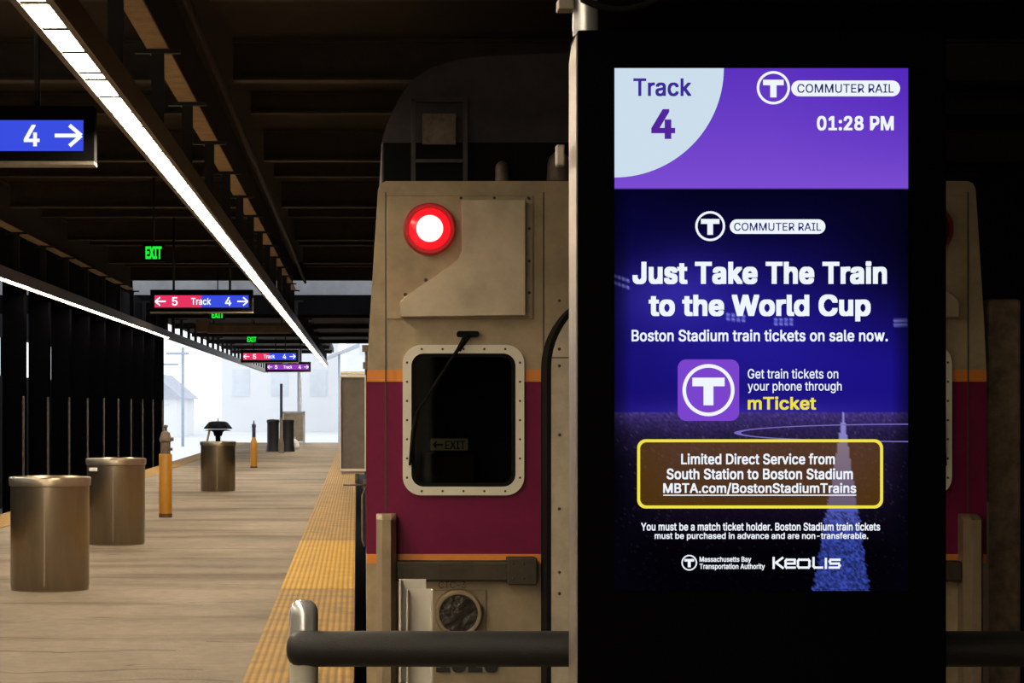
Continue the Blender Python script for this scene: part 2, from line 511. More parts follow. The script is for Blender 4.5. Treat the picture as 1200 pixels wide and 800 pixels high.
GLYPHS = {
    "-":[453,[[337,244,337,188,114,188,114,244]]],
    ".":[188,[[86,-4,70,3,57,16,50,32,50,50,57,66,70,79,86,86,104,86,121,79,134,66,140,50,140,32,134,16,121,3,104,-4]]],
    "/":[249,[[235,533,71,-76,14,-76,178,533]]],
    "0":[453,[[227,-7,199,-5,174,1,151,11,130,24,111,41,95,62,80,86,69,113,60,144,49,214,49,294,60,364,69,395,81,422,95,447,112,467,130,484,151,498,174,508,200,514,227,516,254,514,279,508,302,498,323,484,342,467,358,447,372,422,384,395,393,364,404,294,404,214,393,144,384,113,373,86,359,62,342,41,323,24,302,11,279,1,254,-5],[245,51,261,56,276,63,303,87,323,122,336,168,343,223,343,285,336,341,323,387,303,422,276,446,261,453,245,458,209,458,192,453,177,446,151,422,131,387,117,341,110,285,110,223,117,168,131,122,151,87,177,63,192,56,209,51]]],
    "1":[453,[[76,0,76,55,391,55,391,0],[276,509,276,0,212,0,212,448,209,448,86,358,86,427,198,509]]],
    "2":[453,[[64,0,64,47,291,294,315,337,320,371,317,397,308,419,293,436,262,454,224,460,196,457,172,447,153,433,139,413,130,390,127,362,66,362,71,405,86,442,111,473,143,496,182,511,225,516,268,511,306,497,337,474,361,445,376,411,381,372,375,331,357,290,336,259,267,180,153,60,153,57,389,57,389,0]]],
    "3":[453,[[195,-6,152,2,114,19,83,43,60,74,46,111,44,132,109,132,115,107,126,87,154,64,191,52,234,51,275,61,297,74,315,93,325,116,329,145,326,172,316,196,299,217,275,234,242,244,201,248,157,248,157,299,288,448,288,452,70,452,70,509,372,509,372,461,211,278,211,289,264,288,287,284,327,265,359,239,381,205,392,166,392,123,380,84,358,50,327,23,288,4,243,-6]]],
    "4":[453,[[40,105,40,158,247,509,311,509,109,166,109,163,413,163,413,105],[282,0,282,318,343,318,343,0]]],
    "5":[453,[[199,-6,159,3,123,21,94,45,73,76,62,111,60,130,122,130,132,98,154,73,184,56,221,50,250,53,276,64,298,82,314,104,324,131,328,162,324,193,314,221,297,244,275,262,248,273,205,276,156,264,128,246,67,253,96,509,366,509,366,452,151,452,134,301,178,325,216,333,263,330,294,321,321,306,355,273,379,231,388,199,391,163,385,117,369,76,343,41,309,15,268,-1,245,-5]]],
    "6":[453,[[203,-5,161,5,125,26,96,56,75,94,65,138,65,180,73,219,89,261,137,340,252,509,322,509,151,261,145,261,172,293,205,310,235,314,278,309,316,295,346,271,370,240,384,201,389,157,384,112,368,73,343,39,310,14,271,-2,249,-6],[241,49,267,56,289,70,307,90,320,114,327,142,327,173,320,201,307,225,289,244,267,258,241,264,212,264,186,258,163,244,145,225,132,201,126,174,126,143,132,114,145,90,163,70,186,56,212,49]]],
    "8":[453,[[201,-6,156,3,117,21,86,47,64,78,53,115,53,151,59,181,72,208,90,231,113,249,139,261,153,265,153,267,135,273,119,282,105,293,83,324,72,360,72,399,82,434,101,464,129,488,164,506,204,514,248,514,288,506,323,488,350,464,370,434,380,399,380,361,369,324,347,293,333,282,318,273,300,267,300,265,327,256,351,241,372,220,387,195,397,166,401,135,395,96,378,62,352,33,317,11,275,-2,251,-6],[258,52,285,60,307,74,323,91,333,113,337,139,333,165,322,189,305,208,283,223,256,232,211,234,182,228,157,216,138,199,123,177,116,152,116,126,123,102,136,82,156,66,180,55,210,50],[252,292,284,306,307,330,316,351,318,388,313,410,294,437,264,454,226,460,188,454,159,437,139,410,134,388,136,351,145,330,159,313,189,296,213,290]]],
    ":":[188,[[86,-4,70,3,57,16,50,32,50,50,57,66,70,79,86,86,104,86,121,79,134,66,140,50,140,32,134,16,121,3,104,-4],[86,272,70,278,57,291,50,307,50,325,57,342,70,354,86,361,104,361,121,354,134,342,140,325,140,307,134,291,121,278,104,272]]],
    "A":[480,[[16,0,201,509,276,509,463,0,395,0,264,372,232,478,245,478,191,302,85,0],[110,142,110,199,370,199,370,142]]],
    "B":[456,[[60,0,60,509,266,508,310,499,345,481,371,456,388,426,397,392,397,358,392,331,373,301,347,280,315,267,315,262,339,257,363,245,385,227,402,203,414,173,418,136,413,100,400,67,377,39,344,18,301,4,247,0],[125,57,272,58,296,63,315,70,330,80,341,92,349,105,354,120,355,149,348,173,335,194,317,211,293,224,264,230,125,231],[125,285,252,286,288,296,316,317,329,337,335,359,334,388,330,403,313,429,299,439,283,446,263,450,125,452]]],
    "C":[510,[[235,-5,205,1,177,11,150,25,126,42,104,63,86,88,70,115,57,146,48,179,42,215,40,254,42,293,48,329,57,362,70,393,86,421,104,445,126,466,150,484,177,498,205,508,235,514,286,515,340,504,388,481,415,460,438,433,456,402,469,367,473,348,408,348,395,384,366,421,327,445,280,455,245,454,203,443,184,432,166,419,150,403,125,364,116,340,105,285,105,223,116,168,137,123,151,105,166,89,203,66,245,54,292,55,337,69,375,96,395,125,408,160,473,160,463,124,448,91,428,62,388,28,341,5,286,-6]]],
    "D":[502,[[96,0,96,57,244,58,272,63,296,70,318,81,337,94,354,110,368,128,379,149,394,198,399,255,394,312,379,361,368,381,354,399,338,415,320,428,299,438,275,446,221,452,93,452,93,509,261,507,294,501,325,492,353,478,377,461,399,441,418,418,433,391,446,361,455,329,460,293,462,255,460,217,455,181,446,149,433,119,417,92,398,68,376,48,351,31,322,17,291,8,256,2],[125,509,125,0,60,0,60,509]]],
    "E":[419,[[60,0,60,509,372,509,372,452,125,452,125,286,355,286,355,229,125,229,125,57,375,57,375,0]]],
    "G":[520,[[269,-7,236,-5,205,1,176,11,149,25,125,43,104,64,85,88,69,116,57,146,47,179,42,215,40,254,42,293,47,329,57,362,69,393,85,421,103,445,125,466,149,484,175,498,203,508,233,514,285,515,340,504,389,480,429,445,458,401,470,367,474,349,408,349,387,393,356,427,315,448,265,456,222,450,183,432,166,419,150,404,125,364,116,340,105,285,105,223,116,168,125,145,151,105,166,90,184,76,224,59,269,53,309,57,345,71,374,93,396,123,410,160,415,202,434,199,283,199,283,256,478,256,476,170,471,141,463,115,451,91,436,69,419,50,399,33,377,19,352,8,326,0,298,-5]]],
    "I":[300,[[31,0,31,57,118,57,118,452,31,452,31,509,269,509,269,452,183,452,183,57,269,57,269,0]]],
    "J":[396,[[185,-7,153,-4,124,3,98,15,75,33,57,55,44,81,36,111,33,173,98,173,99,123,104,104,111,88,122,74,134,64,149,56,166,51,204,51,220,56,235,64,248,74,258,88,266,104,270,123,272,509,336,509,336,145,334,111,326,81,313,55,294,33,271,15,246,3,217,-4]]],
    "L":[393,[[60,0,60,509,125,509,125,57,361,57,361,0]]],
    "M":[628,[[60,0,60,509,152,509,287,159,322,49,307,49,352,187,476,509,568,509,568,0,504,0,507,457,513,457,456,291,342,0,286,0,145,361,112,457,119,457,122,291,122,0]]],
    "O":[533,[[267,-7,235,-5,205,1,177,11,150,25,126,42,105,63,86,88,70,115,57,146,48,179,42,215,40,254,42,293,48,329,57,362,70,393,86,421,105,445,126,466,150,484,177,498,205,508,235,514,267,516,299,514,329,508,357,498,384,484,408,466,429,445,448,421,464,393,477,362,486,329,491,293,493,254,491,215,486,179,477,146,464,115,448,88,429,63,408,42,384,25,357,11,329,1,299,-5],[289,54,330,66,367,89,383,105,408,144,418,168,429,223,429,286,418,341,408,365,383,404,367,420,330,443,289,454,245,454,203,443,167,420,151,404,125,364,116,340,105,285,105,223,116,168,125,144,151,105,167,89,203,66,245,54]]],
    "P":[445,[[60,0,60,509,263,507,312,497,350,476,379,447,398,411,407,370,407,325,398,284,379,248,350,219,332,207,312,198,263,187,109,186,109,242,252,243,284,250,308,264,327,282,338,306,344,348,338,389,326,413,308,431,284,444,251,451,125,452,125,0]]],
    "R":[449,[[60,0,60,509,264,507,313,497,351,478,380,450,399,415,408,374,408,330,399,290,380,255,351,228,312,209,264,199,96,198,96,255,252,256,284,262,309,273,327,290,339,312,345,352,339,393,327,415,309,433,284,445,252,451,125,452,125,0],[353,0,230,229,303,229,428,0]]],
    "S":[447,[[197,-8,149,1,108,19,76,45,54,77,41,115,38,137,104,137,110,110,123,88,142,71,180,55,224,49,272,55,299,66,321,82,336,102,345,126,345,151,338,171,316,193,296,205,245,222,154,249,128,260,105,274,86,289,71,307,60,326,54,348,52,372,58,413,75,448,102,476,138,498,180,511,227,516,275,511,316,498,351,476,377,449,394,415,401,378,337,378,334,396,326,412,316,426,302,437,267,453,225,459,180,452,145,435,129,418,118,398,115,376,119,352,131,334,158,313,212,293,324,258,369,229,395,198,405,171,408,139,403,99,386,64,360,34,323,11,278,-4,252,-8]]],
    "T":[449,[[32,452,32,509,417,509,417,452,257,452,257,0,193,0,193,452]]],
    "U":[517,[[230,-7,203,-2,177,5,154,15,133,28,114,43,98,60,85,80,74,101,66,124,62,148,60,509,124,509,125,160,133,128,150,99,173,77,203,61,239,53,279,53,315,61,345,77,368,99,384,128,392,160,393,509,457,509,456,148,451,124,443,101,433,80,419,60,403,43,384,28,363,15,340,5,315,-2,288,-7]]],
    "W":[686,[[155,0,16,509,82,509,175,145,197,40,189,40,224,196,306,509,380,509,486,94,497,40,488,40,523,196,603,509,670,509,530,0,455,0,368,323,351,391,336,475,350,475,335,395,318,323,230,0]]],
    "X":[474,[[18,0,217,284,217,236,29,509,104,509,204,361,243,292,232,292,272,361,374,509,446,509,259,239,259,287,456,0,382,0,250,195,230,231,244,231,206,166,91,0]]],
    "Y":[472,[[203,0,203,208,16,509,91,509,222,292,250,230,224,230,251,293,381,509,455,509,268,208,268,0]]],
    "a":[389,[[126,-5,94,5,68,22,48,45,35,73,30,108,34,138,43,161,67,187,112,207,259,232,273,243,275,268,267,297,248,317,220,329,183,330,149,322,118,301,100,274,41,291,57,322,79,346,118,370,163,382,194,384,251,376,286,360,306,343,322,320,333,290,337,251,337,0,277,0,277,52,272,52,244,18,215,1,176,-8],[202,49,228,59,248,74,263,93,275,126,276,190,259,182,175,168,125,155,103,139,95,124,92,95,102,72,121,56,159,46]]],
    "b":[424,[[213,-7,184,-1,153,17,138,31,118,59,112,59,112,0,53,0,53,509,114,509,114,319,118,319,144,353,171,373,197,381,229,384,274,378,294,371,313,361,345,332,370,293,385,245,390,189,385,133,370,84,346,45,313,16,294,5,274,-2,252,-7],[237,48,267,57,291,76,309,101,321,133,327,170,325,227,316,261,301,290,280,311,253,325,220,330,188,325,161,312,140,291,125,263,116,229,113,169,120,132,132,100,150,75,174,57,204,48]]],
    "c":[396,[[182,-7,159,-2,137,6,117,16,98,30,82,46,56,85,40,133,34,187,40,243,56,291,82,330,98,346,117,360,137,371,159,378,182,383,234,383,284,368,324,341,347,312,362,277,303,262,290,289,270,311,242,325,207,330,173,325,145,310,124,287,108,258,99,224,97,169,103,134,115,102,134,76,158,57,189,48,207,46,243,52,271,66,292,89,304,117,363,102,348,67,316,29,273,4,221,-8]]],
    "d":[424,[[172,-7,151,-2,130,5,111,16,79,45,55,84,39,133,34,189,39,245,55,293,79,332,112,361,131,371,151,378,196,384,228,381,253,373,287,346,306,319,311,319,311,509,372,509,372,0,313,0,313,59,307,59,280,24,252,4,227,-5,212,-7],[221,48,250,57,274,75,293,100,305,132,311,169,309,229,300,263,284,291,263,312,237,325,205,330,172,325,145,311,124,290,108,261,99,227,97,170,103,133,115,101,134,76,158,57,188,48]]],
    "e":[404,[[185,-7,161,-2,138,6,117,16,98,30,82,46,68,64,46,108,35,159,35,215,46,267,67,311,81,329,97,346,115,359,135,370,157,378,180,383,221,384,266,374,294,361,319,341,341,315,357,282,368,242,371,169,75,169,75,221,338,221,310,202,307,237,298,269,283,294,263,314,237,326,205,330,173,326,146,313,125,294,109,270,99,241,96,211,97,157,104,122,118,92,139,70,165,55,195,47,244,50,278,66,297,88,306,105,365,91,353,63,335,39,311,19,283,4,249,-5,231,-7]]],
    "f":[254,[[228,379,228,327,6,327,6,379],[81,0,82,447,89,474,104,496,124,513,161,527,187,530,222,527,243,521,227,468,195,474,171,470,154,460,145,443,142,419,142,0]]],
    "g":[425,[[168,-148,119,-134,82,-110,57,-80,51,-69,101,-41,128,-72,154,-88,192,-97,229,-96,249,-92,267,-85,282,-75,295,-62,304,-47,310,-28,311,68,306,68,280,34,252,16,227,8,195,5,152,10,113,27,80,53,55,90,46,112,35,163,35,220,46,271,66,314,95,347,131,371,152,378,196,384,228,382,253,373,281,353,308,319,313,319,313,379,372,379,371,-32,367,-54,360,-73,338,-104,308,-127,271,-142,229,-150],[222,60,251,68,275,84,293,107,305,137,312,172,309,231,300,264,285,291,264,312,237,325,205,330,172,325,145,312,124,290,109,262,99,229,97,173,103,138,116,108,134,85,158,68,188,60]]],
    "h":[410,[[114,0,53,0,53,509,114,509,114,287,102,287,112,312,124,332,137,349,152,362,187,379,227,384,264,380,295,369,321,349,341,321,353,285,357,240,357,0,296,0,295,256,290,275,283,291,273,304,260,315,246,323,229,328,197,328,172,322,150,311,133,293,121,271,114,243]]],
    "i":[167,[[53,0,53,379,114,379,114,0],[67,446,48,461,42,475,44,499,60,517,84,524,107,517,123,499,126,475,119,461,100,446,92,444]]],
    "k":[381,[[110,137,110,212,121,212,284,379,360,379,184,199,177,199],[53,0,53,509,114,509,114,0],[294,0,148,186,191,229,372,0]]],
    "l":[189,[[119,-1,101,3,86,10,74,20,65,33,58,47,53,84,53,509,114,509,115,77,120,62,130,54,160,53,170,54,181,3,162,-1]]],
    "m":[610,[[53,0,53,379,112,379,112,295,108,295,125,335,151,363,183,380,219,386,239,385,257,380,273,372,287,361,309,331,321,295,312,295,322,321,337,343,368,369,407,383,453,385,483,378,510,364,532,342,548,313,556,276,557,0,496,0,494,273,490,289,483,302,473,313,447,326,419,330,384,324,358,307,341,280,335,247,335,0,274,0,273,275,262,301,242,320,215,329,178,328,148,314,126,289,117,266,114,238,114,0]]],
    "n":[410,[[114,0,53,0,53,379,112,379,112,287,102,287,112,312,124,332,137,349,152,362,187,379,227,384,264,380,295,369,321,349,341,321,353,285,357,240,357,0,296,0,295,256,290,275,283,291,273,304,260,315,246,323,229,328,197,328,172,322,150,311,133,293,121,271,114,243]]],
    "o":[415,[[182,-7,159,-2,137,6,117,16,98,30,82,46,56,85,40,133,34,187,40,243,56,291,82,330,98,346,117,360,137,371,159,378,182,383,233,383,256,378,278,371,299,360,317,346,333,330,359,291,376,243,381,187,376,133,359,85,333,46,317,30,299,16,278,6,256,-2,233,-7],[226,48,257,57,282,76,300,102,312,134,319,187,312,242,300,274,282,300,257,319,226,329,189,329,158,319,134,300,115,274,103,242,97,206,99,151,108,117,124,89,145,66,173,51,189,48]]],
    "p":[424,[[53,-143,53,379,112,379,112,319,118,319,144,353,171,373,197,381,229,384,274,378,294,371,313,361,345,332,370,293,385,245,390,189,385,133,370,84,346,45,313,16,294,5,274,-2,229,-8,198,-5,173,4,145,24,118,59,114,59,114,-143],[237,48,267,57,291,76,309,101,321,133,327,170,325,227,316,261,301,290,280,311,253,325,220,330,188,325,161,312,140,291,125,263,116,229,113,169,120,132,132,100,150,75,174,57,204,48]]],
    "r":[259,[[53,0,53,379,112,379,112,321,115,321,130,347,152,367,181,380,213,385,243,384,243,322,194,325,159,315,132,293,121,273,114,250,114,0]]],
    "s":[365,[[145,-5,112,3,84,18,62,38,45,63,36,94,94,107,105,79,124,60,150,49,181,45,217,50,244,62,262,81,268,103,265,121,254,136,237,147,125,177,87,196,72,208,61,222,53,237,48,255,48,290,57,319,75,343,100,363,131,377,167,384,223,381,254,372,279,358,299,339,319,303,324,290,268,277,251,307,232,323,205,331,171,332,143,324,121,308,110,289,110,267,117,250,133,237,172,223,254,202,292,183,306,171,317,158,325,142,330,125,330,90,321,61,302,35,276,15,242,0,203,-7]]],
    "t":[227,[[204,379,204,327,6,327,6,379],[65,471,126,471,127,86,132,68,142,56,159,51,202,54,213,2,192,-3,145,-3,125,2,107,10,92,21,80,35,72,52,67,71,65,93]]],
    "u":[410,[[164,-4,130,4,101,20,78,44,62,76,54,116,53,379,114,379,115,123,119,105,127,89,137,75,150,64,164,56,181,52,213,51,238,57,259,69,276,86,289,109,295,137,296,379,357,379,357,0,298,0,298,92,307,92,297,67,286,47,272,30,257,17,222,0,203,-4]]],
    "v":[389,[[163,0,17,379,84,379,165,155,206,21,184,21,224,155,305,379,371,379,226,0]]],
    "w":[567,[[138,0,23,379,87,379,154,137,175,41,165,41,186,135,252,379,316,379,382,136,402,41,391,41,434,214,480,379,545,379,429,0,368,0,277,338,291,338,248,172,199,0]]],
    "y":[389,[[47,-139,61,-86,104,-89,124,-80,141,-58,163,-1,17,379,84,379,165,155,206,21,184,21,224,155,305,379,371,379,191,-85,168,-116,139,-136,104,-145,65,-143]]],
    " ":[188,[]],
}
_glyph = {}


def glyph_mesh(c):
    """filled outline of one letter: (vertices, faces) in em units"""
    if c not in _glyph:
        def area(p):
            k = len(p) // 2
            return sum(p[2 * i] * p[(2 * i + 3) % (2 * k)] - p[(2 * i + 2) % (2 * k)] * p[2 * i + 1] for i in range(k)) / 2
        outer = sorted([p for p in GLYPHS[c][1] if area(p) < 0], key=area)
        holes = [p for p in GLYPHS[c][1] if area(p) > 0]
        V, Fc = [], []
        for q, p0 in enumerate(outer):                 # contours of one letter may overlap: fill each by itself
            cu = bpy.data.curves.new('glyph', 'CURVE')
            cu.dimensions = '2D'
            cu.fill_mode = 'FRONT'
            for p in [p0] + (holes if q == 0 else []):
                sp = cu.splines.new('POLY')
                k = len(p) // 2
                sp.points.add(k - 1)
                for i in range(k):
                    sp.points[i].co = (p[2 * i] / 1000, p[2 * i + 1] / 1000, 0, 1)
                sp.use_cyclic_u = True
            o = bpy.data.objects.new('glyph', cu)
            COL.objects.link(o)
            me = bpy.data.meshes.new_from_object(o.evaluated_get(bpy.context.evaluated_depsgraph_get()))
            n0 = len(V)
            V += [(v.co.x, v.co.y) for v in me.vertices]
            Fc += [[n0 + i for i in p.vertices] for p in me.polygons]
            bpy.data.objects.remove(o)
            bpy.data.curves.remove(cu)
            bpy.data.meshes.remove(me)
        _glyph[c] = (V, Fc)
    return _glyph[c]


def add_text(mb, s, x0, x1, z0, z1, y, weight=0.0):
    """ink of the string fitted to the rectangle, facing -Y; weight thickens the strokes (em)"""
    pen, items = 0.0, []
    for c in s:
        if GLYPHS[c][1]:
            vs, fs = glyph_mesh(c)
            items.append((pen, vs, fs))
        pen += GLYPHS[c][0] / 1000 + weight * .5
    q = weight * .7
    sh = [(0, 0)] if not weight else [(0, 0), (weight, 0), (-weight, 0), (0, q), (0, -q), (weight, q), (-weight, q), (weight, -q), (-weight, -q)]
    a0, a1 = min(p + v[0] for p, vs, _ in items for v in vs) - weight, max(p + v[0] for p, vs, _ in items for v in vs) + weight
    b0, b1 = min(v[1] for _, vs, _ in items for v in vs) - q, max(v[1] for _, vs, _ in items for v in vs) + q
    for n, (dx, dz) in enumerate(sh):
        for p, vs, fs in items:
            m = [mb.bm.verts.new((x0 + (p + v[0] + dx - a0) / (a1 - a0) * (x1 - x0), y - n * 1e-5, z0 + (v[1] + dz - b0) / (b1 - b0) * (z1 - z0))) for v in vs]
            for f in fs:
                mb.face([m[i] for i in f])
    return mb


def rrect(x0, x1, z0, z1, r, n=6):
    pts = []
    for cx, cz, a in ((x1 - r, z1 - r, 0), (x0 + r, z1 - r, 90), (x0 + r, z0 + r, 180), (x1 - r, z0 + r, 270)):
        for k in range(n + 1):
            t = math.radians(a + 90 * k / n)
            pts.append((cx + r * math.cos(t), cz + r * math.sin(t)))
    return pts


def circ(cx, cz, r, n=48):
    return [(cx + r * math.cos(2 * PI * k / n), cz + r * math.sin(2 * PI * k / n)) for k in range(n)]


def ibeam(mb, axis, a0, a1, c, z0, z1, fw, tf=.025, tw=.02):
    """I section: c is the centre across, z0..z1 the depth, fw flange width"""
    h = fw / 2
    pts = [(c - h, z0), (c + h, z0), (c + h, z0 + tf), (c + tw, z0 + tf), (c + tw, z1 - tf), (c + h, z1 - tf), (c + h, z1),
           (c - h, z1), (c - h, z1 - tf), (c - tw, z1 - tf), (c - tw, z0 + tf), (c - h, z0 + tf)]
    return mb.prism(pts, axis, a0, a1)


# ------------------------------------------------------------------ the setting
PIT = -1.2
CEIL = EYE + 3.1
b = MB()
b.box(-10, 8, -14, 6.8, PIT, 0)
b.box(-5.1, -.015, 6.8, 92, PIT, 0)
struct(b.build('floor', M['concrete']))
struct(MB().box(-10, 8, 6.8, 92, PIT - .2, PIT).build('floor_trackbed', M['ballast']))
struct(MB().box(-140, 140, 92, 420, PIT - .4, PIT - .02).box(-140, -10, 62, 92, PIT - .4, PIT - .02).build('floor_outside', M['pale_ground']))
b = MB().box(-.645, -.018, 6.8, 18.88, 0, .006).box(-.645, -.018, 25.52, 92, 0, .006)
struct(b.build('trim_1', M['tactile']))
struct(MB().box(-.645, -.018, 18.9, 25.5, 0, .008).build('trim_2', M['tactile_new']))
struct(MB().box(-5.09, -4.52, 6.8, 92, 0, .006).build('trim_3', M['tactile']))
b = MB().box(-10, 8, -14, 49, CEIL, CEIL + .25)
struct(b.build('ceiling', M['soot']))
C2 = EYE + 2.4
b = MB().box(-1.05, 8, 53.2, 83, C2, C2 + .2).box(-5.6, -1.05, 53.2, 102, C2, C2 + .2)
struct(b.build('ceiling_far_canopy', M['soot']))
struct(MB().box(-10, 8, 53.0, 53.2, C2 + .05, C2 + 1.1).build('wall_clerestory', M['greypanel']))
struct(MB().box(-10, 8, -14.3, -14, PIT, CEIL).build('wall_back', M['backwall']))
for i, xw in enumerate((-5.0, -3.5, -2.0)):            # lit glazed doors of the station hall behind the camera
    b = MB().use(M['hallglass'])
    b.box(xw + .04, xw + 1.36, -13.99, -13.95, .1, 2.7)
    b.use(M['black'])
    for q0, q1, z0, z1 in ((xw, xw + .05, 0, 2.8), (xw + 1.35, xw + 1.4, 0, 2.8), (xw, xw + 1.4, 2.7, 2.8), (xw, xw + 1.4, 0, .1), (xw, xw + 1.4, 1.0, 1.06)):
        b.box(q0, q1, -13.99, -13.9, z0, z1)
    struct(b.build('door_%d' % (i + 1), M['black']))
struct(MB().box(8, 8.3, -14.3, 92, PIT, CEIL).build('wall_right', M['blackwall']))
b = MB().box(-9.8, -9.5, 6.8, 75, PIT, 2.35).box(-9.8, -9.5, 6.8, 75, 3.42, CEIL + .2).box(-10, -9.5, -14, 6.8, 0, CEIL)
for y in range(12, 76, 7):
    b.box(-9.8, -9.5, y, y + .5, 2.35, 3.42)
struct(b.build('wall_left', M['blackwall']))

b = MB().box(-10, 8, 52.6, 52.9, C2 - .25, C2 + .2)
struct(b.build('trim_5', M['blackwall']))
struct(MB().box(-10, 8, 48.4, 48.7, EYE + 2.72, CEIL).build('trim_6', M['soot']))

# ------------------------------------------------------------------ train
TD = 11.05
K = TD / F
TCX = (793 - VX) * K


def T(x, y):
    return ((x - VX) * K, EYE + (VY - y) * K)


def mx(x, s):
    return x if s == 0 else 2 * 793 - x


train = thing('train_car', 'stainless and maroon passenger train car with red marker lamp facing the platform end', 'train',
              (TCX, TD, PIT + .15), rotz=-math.radians(.22))
# body shell behind the front panel
side = [T(430, 1000), T(430, 445), T(433, 380), T(438, 300), T(443, 222), T(446, 215), T(452, 212)]
out = side + [(2 * TCX - x, z) for x, z in side[::-1]]
b = MB().use(M['steel'])
n = len(out)
A = [b.bm.verts.new((x, TD + .02, z)) for x, z in out]
B = [b.bm.verts.new((x, TD + 25, z)) for x, z in out]
for i in range(n - 1):
    b.face([A[i], B[i], B[i + 1], A[i + 1]])
b.face([A[-1], B[-1], B[0], A[0]])
b.face(B)
b.build('body_shell', M['steel'], train)
# front panel: painted bands, window holes
fp = MB()


def edge_x(y):
    pts = [(1000, 430), (445, 430), (380, 433), (300, 438), (222, 443), (215, 446), (212, 452)]
    for (ya, xa), (yb, xb) in zip(pts, pts[1:]):
        if yb <= y <= ya:
            return xa + (xb - xa) * (ya - y) / (ya - yb)
    return 430


HX0, HX1, HY0, HY1 = 482, 604, 414, 570
rows = [212, 215, 222, 300, 380, 414, 433, 447, 570, 649, 660, 1000]
for ya, yb in zip(rows, rows[1:]):
    mid = (ya + yb) / 2
    fp.use(M['orange'] if 433 < mid < 447 or 649 < mid < 660 else M['maroon'] if 447 < mid < 649 else M['steel'])
    xs_a = [edge_x(ya), HX0, HX1, 2 * 793 - HX1, 2 * 793 - HX0, 2 * 793 - edge_x(ya)]
    xs_b = [edge_x(yb), HX0, HX1, 2 * 793 - HX1, 2 * 793 - HX0, 2 * 793 - edge_x(yb)]
    for i in range(5):
        if i in (1, 3) and HY0 <= mid <= HY1:
            continue
        q = [T(xs_a[i], ya), T(xs_a[i + 1], ya), T(xs_b[i + 1], yb), T(xs_b[i], yb)]
        for j in range(4):       # thin solid plate
            pass
        fv = [fp.bm.verts.new((x, TD, z)) for x, z in q]
        bv = [fp.bm.verts.new((x, TD + .03, z)) for x, z in q]
        fp.face(fv[::-1])
        fp.face(bv)
        for j in range(4):
            fp.face([fv[j], fv[(j + 1) % 4], bv[(j + 1) % 4], bv[j]])
fp.build('front_panel', M['steel'], train)
# roof end behind
RD = TD + .62
arc = [(447, 214), (447, 166), (452, 148), (460, 130), (470, 110), (485, 92), (505, 79), (530, 71), (565, 66), (610, 63.5), (665, 62), (770, 60)]
arc = [((x - VX) * RD / F, EYE + (VY - y) * RD / F) for x, y in arc]
out = arc + [(2 * TCX - x, z) for x, z in arc[::-1]]
MB().prism(out, 'y', RD, RD + 24).build('roof', M['dome'], train)
p0, p1 = at(449, 213, RD - .05), at(449, 167, RD - .05)
MB().box(p0.x, 2 * TCX - p0.x, RD - .05, RD, p0.z, p1.z).build('black_band', M['rubber'], train)  # plain black band across the foot of the roof end
r0 = RD - .12
b = MB()
for x in (484, 545):
    q0, q1 = at(x - 2.5, 213, r0), at(x + 2.5, 115, r0)
    b.box(q0.x, q1.x, r0, r0 + .03, q0.z - .02, q1.z)
q0, q1 = at(482, 119, r0), at(548, 114, r0)
b.box(q0.x, q1.x, r0, r0 + .03, q0.z, q1.z)
q0, q1 = at(487, 190, r0), at(543, 186, r0)
b.box(q0.x, q1.x, r0, r0 + .03, q0.z, q1.z)
b.build('roof_frame', M['dome'], train)
q0, q1 = at(495, 168, r0), at(534, 132, r0)
MB().box(q0.x, q1.x, r0 + .03, RD, q0.z, q1.z).build('antenna_panel', M['iron'], train)
for x, y, r in ((588, 196, .035), (655, 190, .06)):
    q = at(x, y, r0)
    MB().lathe([(r * 1.1, -.1), (r, 0), (r * .8, r * .5), (r * .4, r * .85), (0, r)], (q.x, q.y, q.z), 'z', 24).build('horn', M['iron'], train)
# panel seams, corner strip
for x in (452, 637):
    for s in (0, 1):
        X = T(mx(x, s), 0)[0]
        MB().box(X - .003, X + .003, TD - .004, TD, T(0, 990)[1], T(0, 225)[1]).build('seam', M['bolt'], train)


def bolts(mb, pts, y, r=.008):
    for x, z in pts:
        mb.lathe([(r, 0), (r * .9, r * .5), (r * .5, r * .8), (0, r * .9)], (x, y, z), 'y', 10)
    return mb


